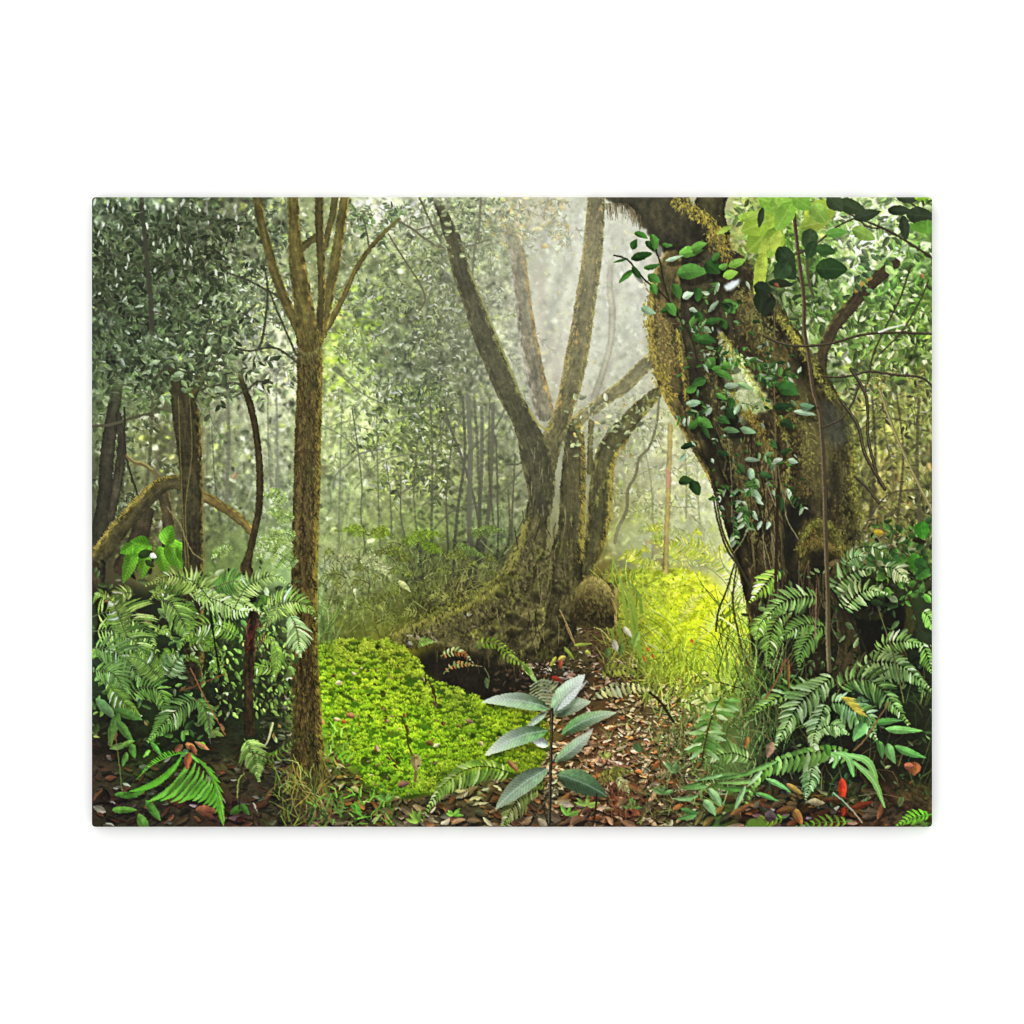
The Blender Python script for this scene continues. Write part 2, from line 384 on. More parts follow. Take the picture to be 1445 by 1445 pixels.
for _ in range(36):
    x = rng.uniform(130, 420); y0 = rng.uniform(520, 640); y1 = y0 + rng.uniform(50, 160)
    c = g_at(x, (y0 + y1) / 2) * rng.choice([.6, .7, 1.25])
    stroke([(x, y0), (x + rng.normal(0, 8), (y0 + y1) / 2), (x + rng.normal(0, 14), y1)], .5, rng.uniform(.6, 1.8), np.clip(c, 0, 1), alpha=.75)
# nearer leaves
dark_leaf = [(5, DKG, .5, .85), (3, None, 0, .85), (1.6, GRY, .35, 1.0), (1.6, C('5f8a46'), .5, 1.0), (.8, YEL, .5, 1.0), (.25, BRN, .5, 1.1), (.12, WHT, .7, 1.)]
foliage(w_ul, 3000, (6, 14), dark_leaf, asp=.5, sig=.2, clump=.6)
gaps(rect_w(132, 270, 330, 400, 12) + .5 * rect_w(360, 300, 415, 360, 10), 60, (2.0, 4.5), (6, 15), 'dde4d8', .8)
gaps(rect_w(132, 380, 330, 530, 12), 45, (1.6, 3.5), (5, 11), 'cfdac4', .8)
gaps(rect_w(320, 380, 415, 480, 12), 60, (2., 5), (5, 14), 'd2d6c8', .8)
gaps(rect_w(355, 500, 415, 600, 12), 60, (1.5, 3.5), (6, 18), 'ccd2be', .6)
foliage(rect_w(122, 380, 330, 560), 1200, (7, 15), [(1.6, GRY, .4, 1.0), (2, C('6f8f58'), .5, .95), (3, DKG, .6, .8), (.7, YEL, .5, 1.0)], asp=.48, sig=.16, clump=.6, rib=.2)
mid_leaf = [(3, DKG, .3, .95), (3, None, 0, .92), (2, None, 0, 1.15), (1.5, C('7a9a50'), .45, 1.05), (.8, YEL, .45, 1.1), (1.1, WHT, .65, 1.0), (.3, C('b08a58'), .5, 1.1)]
foliage(w_um, 3600, (4, 10), mid_leaf, asp=.55, sig=.16, clump=.7)
foliage(rect_w(540, 300, 720, 640), 1500, (5, 11), [(4, DKG, .4, .95), (2, None, 0, .9), (1, GRY, .4, 1.1), (.8, YEL, .4, 1.)], asp=.6, sig=.12, clump=1.0)
gaps(rect_w(440, 275, 720, 520), 150, (1.5, 3), (2, 5), 'e6eadf', .85, tilt=1)
gaps(rect_w(500, 275, 620, 320, 8), 30, (4, 9), (8, 18), 'd6dad4', .8, tilt=1)
gaps(rect_w(560, 500, 720, 620), 50, (1.5, 3.5), (2, 6), 'e0e6d4', .8, tilt=1)
foliage(rect_w(455, 410, 530, 570, 14), 240, (7, 14), [(3, C('a2c83c'), .75, 1.05), (2, C('8aa850'), .6, 1.), (1.4, DKG, .5, 1.)], asp=.65, sig=.1)
foliage(rect_w(690, 275, 800, 350, 16), 90, (6, 13), [(2, C('c89a3c'), .6, 1.0), (2, C('b0a050'), .5, 1.), (2, GRY, .5, 1.)], asp=.6, sig=.12)
foliage(rect_w(460, 540, 600, 700), 700, (5, 10), [(3, C('a8c864'), .5, 1.02), (2, None, 0, 1.12), (2, DKG, .25, .9), (1, WHT, .5, 1)], asp=.45, sig=.1, clump=.5)
foliage(rect_w(545, 560, 640, 680), 420, (6, 12), [(4, DKG, .45, 1.0), (2, None, 0, .9), (1, YEL, .5, 1.)], asp=.6, sig=.12, clump=.8)
foliage(w_mid, 1500, (5, 11), [(3, DKG, .35, .9), (3, C('7c9a4c'), .4, 1.), (2, None, 0, 1.12), (1, WHT, .4, 1)], asp=.4, sig=.14, clump=.6)
foliage(rect_w(590, 640, 740, 800), 500, (5, 12), [(3, DKG, .5, .9), (3, C('6c8c44'), .4, 1.)], asp=.4, sig=.14, clump=.7)
# right: crisp leaves in the sun with white sky behind
gaps(rect_w(1150, 280, 1310, 420, 14), 60, (5, 13), (8, 22), 'e8eee0', .85, tilt=1.2)
gaps(rect_w(1195, 330, 1230, 390, 6), 14, (10, 20), (16, 30), 'f4f6f0', .9, tilt=1)
rl = [(4, C('5c8438'), .6, 1.0), (3, C('36502c'), .7, .9), (2, C('88a860'), .5, 1.05), (1.2, C('9cc04c'), .6, 1.), (1.4, GRY, .6, 1.1), (.6, WHT, .75, 1)]
foliage(w_ur, 1500, (7, 16), rl, asp=.5, sig=.14, clump=.6, ang=(.4, .9))
foliage(rect_w(1120, 380, 1320, 540), 700, (8, 20), rl, asp=.45, sig=.12, clump=.7, ang=(.3, .7), rib=.25)
gaps(rect_w(1130, 380, 1316, 560), 110, (2, 4.5), (3, 9), 'e4eadc', .85, tilt=1)
foliage(w_rt, 1100, (4, 11), [(3, C('a0a044'), .45, 1.1), (3, C('3a3c24'), .6, .9), (2, C('b8b078'), .5, 1.1), (1.5, C('6c8438'), .5, 1.), (.7, C('a87848'), .5, 1.1), (.5, WHT, .6, 1.)], asp=.35, ang=(1.57, .7), sig=.16, clump=.6)
gaps(w_rt, 90, (1.5, 3.5), (4, 14), 'd8dcb8', .7)
# left middle
foliage(w_lm, 900, (5, 11), [(3, DKG, .5, .9), (3, None, 0, 1.1), (1.2, YEL, .5, 1), (1.2, WHT, .6, 1), (.06, C('b07058'), .5, 1.)], asp=.5, sig=.16, clump=.8)
gaps(rect_w(300, 545, 415, 760), 170, (1.2, 2.6), (4, 10), 'd4dcc8', .7, tilt=.5)
# hazy middle right, sunlit
foliage(w_hz, 900, (5, 12), [(3, C('bcc87c'), .4, 1.03), (3, None, 0, .9), (2, WHT, .4, 1.), (1.2, C('a8c83c'), .5, 1.)], asp=.35, ang=(1.3, .8), sig=.08, clump=.5)
foliage(w_uc, 500, (4, 9), [(3, C('9aa874'), .5, 1.0), (3, None, 0, .88), (3, WHT, .5, 1.), (.6, C('c8c060'), .5, 1)], asp=.45, sig=.08, clump=.8, alpha=.8)
gaps(rect_w(790, 285, 925, 420), 150, (1.2, 2.6), (5, 16), 'd8dad0', .6)

def spray(x, y, ln, ang, n, size, cols, curl=.5, asp=.42, idn=None, twig='4a4838', rib=.2, tone_=.25, alpha=1.0, glint=.12):
    """a twig with leaves set along it in turn"""
    k = rng.normal(0, curl)
    P = []
    a = ang
    px, py = x, y
    for i in range(n + 1):
        P.append((px, py)); px += math.cos(a) * ln / n; py += math.sin(a) * ln / n; a += k / n
    stroke(P, .9, .45, mix(C(twig), g_at(x, y), .4), idn, alpha=.8 * alpha, step=9)
    for i in range(1, n + 1):
        for sd in ((-1, 1) if rng.random() < .55 else (rng.choice([-1, 1]),)):
            la = math.atan2(P[i][1] - P[i - 1][1], P[i][0] - P[i - 1][0]) + sd * rng.uniform(.5, 1.2)
            c = mix(C(cols[int(rng.integers(0, len(cols)))]), g_at(P[i][0], P[i][1]), tone_) * rng.uniform(.8, 1.15)
            if rng.random() < glint: c = mix(c, C('dfe6da'), rng.uniform(.3, .7))
            l = rng.uniform(*size)
            leaf(P[i][0], P[i][1], l, l * asp * rng.uniform(.6, 1.2), la, np.clip(c, 0, 1), idn, rib=rib, two=.2, alpha=alpha, skew=.25, tip=np.clip(c * rng.uniform(.75, 1.1), 0, 1))
def sprays(wt, n, ln, size, cols, ang=(.4, .8), m=(5, 9), **kw):
    xs, ys = in_w(wt, n)
    for x, y in zip(xs, ys):
        a = rng.normal(*ang)
        if rng.random() < .5: a = math.pi - a
        spray(x, y, rng.uniform(*ln), a, int(rng.integers(*m)), size, cols, **kw)
warp(1.0, .8, 1)
IMG[:] = .35 * IMG + .65 * blur(IMG, 1.0)
# depth in the leaves: clumps that stand in each other's shade, and fine dapple
cl = look(T_MID, XX * 1.1 + 9, YY * 1.1 + 33) * .5 + look(T_FINE, XX * .8 + 77, YY * .8) * .6 + look(T_BIG, XX * 2, YY * 2 + 5) * .4
wdark = np.clip(.9 * rect_w(122, 262, 400, 540) + .55 * rect_w(440, 262, 735, 900) + .75 * rect_w(1035, 262, 1330, 830) + .55 * rect_w(122, 520, 420, 800) + .3 * rect_w(850, 540, 1060, 820), 0, 1)
ulc = look(T_BIG, XX * 1.7 + 31, YY * 1.7 + 8) + .5 * look(T_MID, XX * .9, YY * .9 + 44)
IMG *= (1 + np.clip(.38 * ulc, -.55, .32) * np.clip(rect_w(122, 262, 420, 560) + .6 * rect_w(450, 262, 735, 720) + .8 * rect_w(1040, 262, 1330, 820), 0, 1))[..., None]
IMG *= (1 + .27 * wdark * np.clip(cl, -1.3, 1.1))[..., None]
IMG *= (1 + .09 * (.3 + wdark) * look(T_PIX, XX + 3, YY + 8))[..., None]
UL = ['5c7044', '485c34', '6f8454', '3a4a28', '889a70', '2a361e', '5f7c40']
sprays(rect_w(126, 275, 410, 440, 18), 130, (26, 60), (6, 12), ['414f38', '2f3a29', '55664a', '667858'], ang=(1.2, .7), glint=.03)
sprays(rect_w(126, 350, 350, 560, 18), 170, (26, 60), (7, 15), UL, ang=(.3, .6), glint=.06)
sprays(rect_w(330, 370, 420, 520, 12), 40, (20, 46), (5, 10), ['3c4832', '55663f', '77875f', '9cae5c'], ang=(.5, .7))
sprays(rect_w(455, 275, 640, 640, 18), 150, (18, 44), (5, 10), ['5c6c48', '8ca060', '74885a', '4a5a3a', 'b0c070'], ang=(.8, .8), tone_=.35, glint=.2, alpha=.85)
sprays(rect_w(600, 275, 735, 560, 18), 70, (18, 40), (4, 9), ['6a7456', '848c6c', '566048', '9aa478'], ang=(.8, .8), tone_=.4, glint=.2, alpha=.75)
sprays(rect_w(545, 540, 640, 690, 10), 60, (22, 44), (6, 12), ['3c4a2c', '4c5c34', '5c7038', '90a850'], ang=(1.1, .6), tone_=.15)
sprays(rect_w(1050, 275, 1325, 540, 16), 150, (26, 60), (9, 18), ['4a722e', '5f8c3a', '33482a', '7ca052', '2c3e24', '98b878'], ang=(.4, .7), glint=.12)
sprays(rect_w(1190, 520, 1325, 800, 14), 70, (26, 56), (6, 13), ['6c7434', '3c3f22', '94964c', '7c8c3c', '2c2c1c'], ang=(1.1, .6), asp=.34)
sprays(rect_w(860, 560, 1000, 720, 14), 40, (20, 44), (5, 11), ['a8b464', '94a45c', 'c0c888', '7c8c50'], ang=(.8, .7), tone_=.4, glint=.25, alpha=.8)
sprays(rect_w(126, 560, 240, 780, 12), 40, (20, 44), (5, 11), ['3c4830', '55663f', '77875f', '2c3424'], ang=(.6, .7), glint=.2)
sprays(rect_w(560, 268, 700, 330, 12), 34, (20, 42), (5, 10), ['5c6848', '48543a', '78885a', '8c9a6c'], ang=(.9, .7), tone_=.25)
sprays(rect_w(690, 268, 835, 345, 14), 30, (18, 36), (5, 9), ['7c8464', '98a078', 'b09a58', '6c7456'], ang=(.9, .7), tone_=.4, alpha=.8)
sprays(rect_w(500, 275, 580, 320, 10), 14, (20, 40), (6, 12), ['3c4a34', '4c5c3c', '5f7a44'], ang=(.6, .7), tone_=.1)
sprays(rect_w(126, 300, 330, 520, 14) * (look(T_BIG, XX * 1.7 + 31, YY * 1.7 + 8) < -.1), 110, (26, 56), (7, 14), ['2a3420', '343f28', '222b1a', '3f4c30'], ang=(.4, .7), tone_=.05, glint=.02)
gaps(rect_w(132, 272, 330, 390, 12), 42, (1.8, 4), (5, 14), 'dfe6da', .75)
gaps(rect_w(1060, 285, 1316, 520, 12), 120, (2, 5), (4, 11), 'eef2e6', .9, tilt=1)
gaps(rect_w(455, 275, 640, 520, 12), 50, (1.4, 3), (2, 5), 'eef0e6', .85, tilt=1)
# bring the broad tones back to the print's
low = blur(IMG, 20)
IMG *= np.clip((GUIDE + .02) / (low + .02), .6, 1.6)
np.clip(IMG, 0, 1, out=IMG)
# stems one can tell apart in the middle
for pts, r, c in [([(653, 560), (656, 640), (646, 720), (640, 790), (638, 850)], 2.6, '474a3a'), ([(642, 600), (630, 690), (632, 780), (626, 860)], 1.6, '50523e'),
                  ([(626, 560), (634, 600), (650, 640), (668, 700), (676, 745), (668, 790), (650, 850)], 2.4, '4c4c3c'), ([(680, 575), (680, 650), (676, 730)], 3.2, '545646'),
                  ([(696, 570), (694, 640), (690, 720), (683, 760), (676, 800)], 3.6, '52523f'), ([(660, 560), (664, 640), (662, 740), (668, 790)], 4.5, '5c5e4c'),
                  ([(497, 575), (506, 640), (511, 690), (509, 725), (516, 775), (522, 830)], 1.2, '5c604a'), ([(545, 650), (551, 700), (553, 760)], 1.2, '60644e'),
                  ([(566, 670), (566, 730), (573, 760)], 1.4, '585c48'), ([(700, 620), (702, 690), (703, 760), (700, 800)], 1.6, '4a4a38'), ([(727, 640), (724, 700), (722, 760)], 1.5, '4c4c38'),
                  ([(470, 690), (474, 670), (490, 655), (508, 640), (540, 633)], 1.6, '6e7460'), ([(715, 655), (730, 655), (742, 648)], 2.0, '4c4838'),
                  ([(590, 770), (600, 830), (606, 860)], 1.0, '3c402c'), ([(575, 780), (590, 830), (600, 858)], 1.0, '3c402c'), ([(555, 790), (573, 820), (590, 858)], 1.0, '40442e')]:
    stroke(pts, r * .7, r * .9, c, alpha=.8)

for pts, r, c in [([(606, 540), (612, 640), (608, 760), (612, 850)], 2.2, '4e503c'), ([(588, 600), (584, 700), (590, 800)], 1.5, '54563f'), ([(714, 690), (712, 760), (704, 800)], 2.0, '44442f'), ([(672, 560), (674, 660), (672, 760), (664, 850)], 3.0, '4a4b38'), ([(690, 560), (688, 660), (694, 740)], 1.6, '44442f'),
                  ([(480, 560), (484, 660), (480, 760)], 1.2, '6c7458'), ([(536, 580), (532, 680), (540, 800)], 1.3, '5c624a'), ([(318, 540), (324, 620), (320, 720)], 3, '686a56'), ([(396, 520), (398, 620), (394, 720)], 2, '7c8270'), ([(300, 600), (306, 680), (312, 740)], 1.4, '4c4e3c'), ([(212, 560), (214, 640), (205, 720)], 3, '4c4c38'),
                  ([(376, 540), (378, 620), (384, 700)], 1.4, '6c705c'), ([(955, 560), (962, 640), (968, 730)], 1.5, '84885c'), ([(985, 600), (990, 680), (985, 760)], 1.3, '8c9060'), ([(910, 600), (914, 680), (920, 740)], 1.2, '7c8058'), ([(1230, 560), (1236, 640), (1228, 730)], 2.6, '3c3826'), ([(1262, 540), (1270, 640), (1268, 740)], 2.2, '46402c'), ([(1296, 560), (1290, 650), (1296, 760)], 3.2, '4a4430'), ([(1248, 600), (1256, 690), (1250, 760)], 1.6, '5c5838')]:
    stroke([(x + rng.normal(0, 3), y) for x, y in pts], r * .6, r, c, alpha=.6, soft=1.4)
for pts, r, c in [([(470, 520), (520, 560), (575, 575), (640, 560)], 1.2, '6c7054'), ([(500, 690), (540, 650), (600, 640), (650, 655)], 1.3, '6f7458'), ([(560, 700), (600, 670), (622, 620), (630, 570)], 1.5, '5a5c44'), ([(600, 760), (640, 720), (700, 700), (740, 660)], 1.3, '54563e'), ([(455, 600), (490, 620), (520, 660)], 1.1, '74785c'), ([(660, 640), (700, 600), (720, 560)], 1.6, '4e503a'),
                  ([(130, 430), (170, 445), (220, 440), (260, 455)], 1.4, '3a3c2a'), ([(140, 350), (190, 372), (240, 370)], 1.2, '3a3c2a'), ([(250, 290), (262, 340), (300, 372), (330, 380)], 1.3, '42432f'), ([(200, 280), (205, 340), (212, 410), (215, 470)], 4, '36382a'), ([(290, 470), (330, 455), (360, 430)], 1.4, '42432f'), ([(1090, 520), (1130, 500), (1180, 505)], 1.0, '4a4630'), ([(1200, 620), (1240, 590), (1300, 600)], 1.3, '4a4630'), ([(1210, 760), (1250, 700), (1300, 690)], 1.5, '463f2a'), ([(1215, 690), (1260, 650), (1316, 640)], 1.2, '6c6840')]:
    stroke(pts, r * .7, r, c, alpha=.75, soft=1.3)
# light falling through the mist
dx = XX - 880; dy = YY - 250
angl = np.arctan2(dx, dy)
ray = (.5 + .5 * look(T_MID, (angl + 2) * 150, np.full_like(angl, 40.))) * np.exp(-((angl + .25) / .5) ** 2) * (1 - sstep(200, 560, np.hypot(dx, dy)))
IMG += (C('f2f2ea') - IMG) * (.34 * ray)[..., None]
# ---- pictured things that are told apart: number, name, and what sets each apart
ELEMENTS = {}
def el(name, label):
    ELEMENTS[len(ELEMENTS) + 1] = (name, label); return len(ELEMENTS)
E_SLIM = el('pictured_tree', 'slender mossy brown trunk that forks near the top left')
E_DARK = el('pictured_tree', 'dark straight trunk behind ferns at the left')
E_THIN = el('pictured_sapling_stem', 'thin wavy dark stem between the two left trunks')
E_LEAN = el('pictured_leaning_trunk', 'mossy trunk leaning across the left edge with golden upper side')
E_MID = el('pictured_tree', 'grey brown tree of several stems on a spreading mossy root in the middle')
E_HAZE = el('pictured_hazy_branch', 'pale misty stems behind the middle tree')
E_GOLD = el('pictured_golden_stem', 'thin orange stem above the bright grass')
E_BIG = el('pictured_tree', 'massive dark mossy tree arching over from the right')
E_STUMP = el('pictured_stump', 'rounded mossy stump beside the middle tree')
E_HOLL = el('pictured_hollow', 'black hollow under the root of the middle tree')
E_GRASS = el('pictured_grass_bank', 'sunlit yellow green grassy bank')
E_MOSS = el('pictured_moss_mound', 'bright green moss mound in the foreground')
E_LITT = el('pictured_leaf_litter', 'brown fallen leaves on the forest floor')
E_FERN = el('pictured_fern', 'pale green ferns along the left edge')
E_BFERN = el('pictured_fern', 'bright green arching fern at the lower left')
E_RFERN = el('pictured_fern', 'glossy dark ferns at the lower right')
E_MFERN = el('pictured_fern', 'fern fronds around the foot of the sapling')
E_HFERN = el('pictured_fern', 'small drooping ferns hanging over the black hollow')
E_WFERN = el('pictured_fern', 'whitish frond arching over the path beside the seedling')
E_SFERN = el('pictured_fern', 'small striped fern right behind the top of the seedling')
E_PFERN = el('pictured_fern', 'faded brownish frond lying on the path right of the seedling')
E_RHFERN = el('pictured_fern', 'yellow green fern hanging at the right end of the black hollow')
E_GFERN = el('pictured_fern', 'yellow green frond at the edge of the grass bank')
E_SAP = el('pictured_seedling', 'seedling with silvery ribbed leaves in the front')
E_SPRAY = el('pictured_leafy_spray', 'leafy twigs hanging in front of the massive right tree')
E_BROAD = el('pictured_broad_leaves', 'large translucent and dark leaves at the top right')
E_RED = el('pictured_red_leaf', 'single red leaf at the lower right')
E_LOG = el('pictured_fallen_log', 'mossy fallen log in the lower right corner')
E_LLEAF = el('pictured_broad_leaves', 'bright lobed leaf in front of the dark left trunk')

# ---- 3. stems and trunks, far to near
H1 = 'c0a890'
trunk([(718, 300, 8), (722, 330, 9), (731, 363, 10.5), (737, 415, 11.5), (744, 467, 12.5), (755, 525, 13), (768, 580, 14)], '5f5b48', '9c9478', E_HAZE, edgeR='c09c54', edgeL='b0a894', contrast=1.2, round_=.1, soft=1.6, ew=.6, fade=(300, 370), seed=3)
trunk([(922, 505, 10), (900, 525, 10), (880, 545, 10), (858, 560, 9), (838, 575, 9), (812, 596, 9), (796, 612, 9)], '5f5c40', '9c9464', E_HAZE, edgeL='b8a858', edgeR='a8a05c', contrast=1.2, round_=.1, soft=1.6, seed=4)
trunk([(866, 340, 3), (860, 395, 4), (864, 440, 4.5), (862, 480, 4), (852, 520, 4), (838, 562, 5)], 'a09c84', 'b2ae96', E_HAZE, soft=2.5, seed=5, contrast=.5, alpha=.7, fade=(340, 420))
# dark stems at the left edge
trunk([(176, 500, 6), (160, 580, 9), (152, 640, 10), (148, 700, 10), (140, 760, 12), (136, 830, 12)], '24261c', '45402e', None, seed=6, fade=(510, 590))
trunk([(168, 585, 4), (172, 630, 6), (166, 680, 7), (156, 730, 6)], '2a2a1f', '57503a', None, seed=7)
stroke([(130, 602), (160, 598), (185, 590), (215, 582)], 2.2, 1.6, '4a4836')
stroke([(176, 575), (178, 640), (192, 690), (200, 712), (215, 735)], 1.5, 1.2, '2c2c20')
stroke([(180, 643), (190, 652), (203, 655), (216, 664), (226, 676)], 2.6, 3, '6a5c3c', E_LEAN)
stroke([(180, 641), (190, 650), (203, 653), (216, 662)], 1.0, 1.0, 'a09058', E_LEAN)
trunk([(232, 700, 8), (238, 740, 8), (236, 790, 8)], '3c3826', '6a5c38', None, edgeR='a88c48', seed=8)
trunk([(205, 725, 12), (196, 760, 14), (176, 800, 16)], '34301f', '55492f', None, seed=9)
trunk([(262, 684, 9), (244, 680, 10), (226, 686, 11), (204, 706, 12), (184, 728, 12), (164, 752, 13), (142, 782, 13), (118, 814, 14)], '302b1b', '665a38', E_LEAN, edgeL='b8a044', ew=.75, fuzz=2, seed=10)
trunk([(280, 696, 7), (300, 706, 7), (325, 722, 6.5), (345, 738, 6), (354, 750, 5)], '57482a', '8c7440', E_LEAN, edgeR='b8983e', ew=.6, seed=11)
trunk([(130, 800, 10), (150, 870, 12), (140, 900, 8)], '2a261a', '51482e', None, seed=12)
trunk([(170, 862, 5), (200, 868, 6), (235, 878, 5)], '4a4224', '7a6c34', None, edgeR='938a3c', seed=12)
# the dark left tree
trunk([(230, 470, 4), (246, 530, 7), (256, 556, 9)], '2e2c20', '5a5038', E_DARK, seed=13, fade=(480, 550))
trunk([(304, 500, 4), (284, 535, 6), (268, 560, 9)], '34301f', '6a5a34', E_DARK, seed=14, fade=(505, 560))
trunk([(255, 548, 15), (263, 590, 19), (268, 640, 17), (271, 700, 15), (272, 760, 14.5), (273, 830, 14.5), (274, 900, 14), (275, 960, 13)], '211f15', '554a2e', E_DARK, edgeR='8a7434', edgeL='3c3a24', ew=.35, fuzz=1.8, seed=15, round_=.15, fade=(535, 575))
for x0, x1 in ((268, 262), (284, 287), (252, 258)):
    stroke([(x0, 560), (x0 + 3, 640), (x1, 720), (x1 + 5, 800)], .6, .8, '7a6a3c', E_DARK, alpha=.7)
stroke([(236, 715), (255, 740), (262, 760), (273, 780), (288, 790)], .9, .9, '82764e', alpha=.85)
# wavy thin stem
trunk([(336, 520, 3), (344, 545, 4), (353, 570, 5), (360, 600, 4.6), (365, 640, 4.8), (367, 680, 5), (365, 720, 5), (358, 755, 4.8), (351, 785, 5.5), (347, 800, 8), (353, 815, 8), (357, 845, 5)], '241f14', '5c4c2e', E_THIN, edgeL='4a3c24', seed=16, fuzz=1, fade=(515, 545))
for pts in ([(330, 490), (352, 495), (385, 490), (405, 500), (418, 510)], [(300, 545), (330, 540), (345, 545)], [(322, 385), (350, 395), (378, 410), (396, 420)], [(372, 370), (378, 410), (372, 470), (366, 490)],
            [(376, 400), (392, 440), (405, 470), (418, 500)], [(255, 365), (262, 390), (270, 405)], [(300, 450), (290, 470), (288, 490)], [(330, 560), (352, 548), (364, 538), (384, 540)], [(205, 548), (222, 530), (240, 515)]):
    stroke(pts, 1.2, 1.8, '3a3a2c', alpha=.85)

# the slender tree
BK = dict(fuzz=1.4)
trunk([(543, 327, 2.8), (520, 353, 3.4), (501, 382, 3.6), (482, 424, 4), (462, 462, 5)], '4c4426', '7c6a38', E_SLIM, edgeL='b09a4c', seed=20, soft=1.2)
stroke([(563, 309), (543, 327)], 2, 2.8, '6c6236', E_SLIM)
stroke([(563, 312), (585, 325), (604, 340), (628, 350), (660, 347), (690, 338)], 1.6, 1.3, '5f5c48', alpha=.9)
stroke([(586, 325), (612, 318), (634, 312)], 1.3, 1, '6a6650', alpha=.9)
stroke([(548, 330), (570, 365), (590, 395), (600, 420), (596, 432), (590, 440)], 1.1, 1.2, '5a583f', alpha=.9)
stroke([(512, 305), (518, 330), (521, 350)], 1.2, 1.3, '55543c', alpha=.9)
stroke([(592, 278), (606, 310), (622, 340)], 1.5, 1.8, '5c5a42', alpha=.9)
stroke([(679, 278), (676, 320), (670, 350), (668, 400), (684, 430)], 1.6, 1.2, '63604c', alpha=.8)
trunk([(362, 270, 6), (368, 310, 6.2), (377, 345, 6.5), (388, 385, 7), (402, 422, 7), (418, 455, 7.5), (428, 475, 9)], '453e22', '756438', E_SLIM, edgeR='988242', edgeL='6c6438', seed=21)
trunk([(474, 270, 5), (470, 300, 5), (464, 325, 4.5), (458, 350, 4.5)], '4a4428', '7a6c3e', E_SLIM, edgeR='9c8c48', seed=22)
trunk([(452, 330, 5), (438, 340, 5), (424, 352, 6)], '4a4426', '77683c', E_SLIM, seed=23)
trunk([(488, 270, 6.5), (482, 310, 7), (476, 353, 7.5), (468, 395, 7.5), (460, 436, 8), (453, 470, 9)], '4a4424', '7f6f3c', E_SLIM, edgeR='b49a48', edgeL='6a6034', seed=24)
trunk([(450, 270, 6), (451, 320, 6), (453, 360, 5.5), (454, 410, 5.5), (452, 450, 6), (448, 480, 9)], '3a3420', '66582f', E_SLIM, edgeR='a88c44', edgeL='5c5430', seed=25)
trunk([(413, 270, 7.5), (415, 320, 8.5), (418, 360, 11), (424, 400, 13), (430, 440, 14), (435, 480, 17)], '473f22', '86743c', E_SLIM, edgeL='7a7040', edgeR='a08642', seed=26, patch='8a5c34', patch_amt=-.35)
trunk([(436, 465, 17), (437, 500, 18), (437, 545, 18), (435, 600, 18.5), (434, 660, 19), (432, 720, 19), (430, 780, 19), (430, 850, 18.5), (430, 910, 18.5), (432, 970, 20), (434, 1030, 21), (434, 1075, 25), (436, 1110, 29)],
      '2a2212', '765f34', E_SLIM, edgeR='968236', edgeL='4c4222', ew=.45, fuzz=1.6, seed=27, patch='3c3a1e', patch_amt=-.05, contrast=1.25, round_=.2, fade=(455, 520))

# the middle tree: stems
trunk([(928, 553, 8), (905, 575, 11), (886, 596, 13), (870, 618, 16), (854, 645, 15), (848, 690, 16.5), (845, 730, 17), (838, 770, 14), (828, 800, 12)], '38341f', '6f663f', E_MID, edgeR='a08c3e', edgeL='7a6e40', seed=31, fuzz=2, ew=.5, patch='7c7a3c', patch_amt=-.2)
trunk([(834, 596, 4), (833, 630, 4), (832, 665, 4)], '55502f', '8a7e50', E_MID, seed=32)
trunk([(812, 600, 9), (811, 622, 14), (810, 650, 16.5), (808, 695, 18), (806, 746, 19), (798, 790, 24), (790, 830, 30)], '3a3422', '716644', E_MID, edgeR='9a8636', edgeL='565036', seed=33, fuzz=2, patch='6a6a38', patch_amt=-.15)
trunk([(842, 266, 12), (838, 332, 13.5), (834, 374, 14), (826, 426, 14.5), (820, 467, 15), (813, 505, 16), (804, 550, 14.5), (795, 580, 13), (786, 605, 14), (773, 635, 17), (768, 655, 18)],
      '423d2a', '857650', E_MID, edgeL='a4905a', edgeR='8e8048', ew=.4, seed=34, fuzz=1.8, patch='a87c44', patch_amt=-.25, round_=.1)
trunk([(612, 270, 5), (626, 305, 8), (640, 340, 11), (652, 386, 13), (668, 428, 14), (681, 467, 15.5), (699, 509, 16.5), (717, 553, 16), (733, 583, 15), (748, 617, 18), (758, 650, 23), (764, 685, 20), (763, 700, 18), (757, 740, 18.5), (748, 770, 22), (738, 805, 30), (730, 850, 44)],
      '312e22', '57513a', E_MID, edgeR='7a7446', edgeL='66603f', ew=.35, seed=35, fuzz=1.8, fade=(266, 300), patch='4a4730', patch_amt=-.1, round_=.05)
stroke([(664, 385), (681, 424), (697, 464), (714, 506), (730, 545)], 1.4, 1.6, '8c8a50', E_MID, alpha=.7)
stroke([(747, 577), (757, 595), (767, 604), (776, 605), (781, 597)], 1.6, 1.6, '9a8c40', E_MID, alpha=.7)
for _ in range(40):
    x = rng.uniform(745, 815); y = rng.uniform(610, 800)
    stroke([(x, y), (x + rng.normal(0, 2), y + rng.uniform(6, 22))], .5, .4, rng.choice(['9a957c', '7c7a50', 'a89c60']), E_MID, alpha=.6)
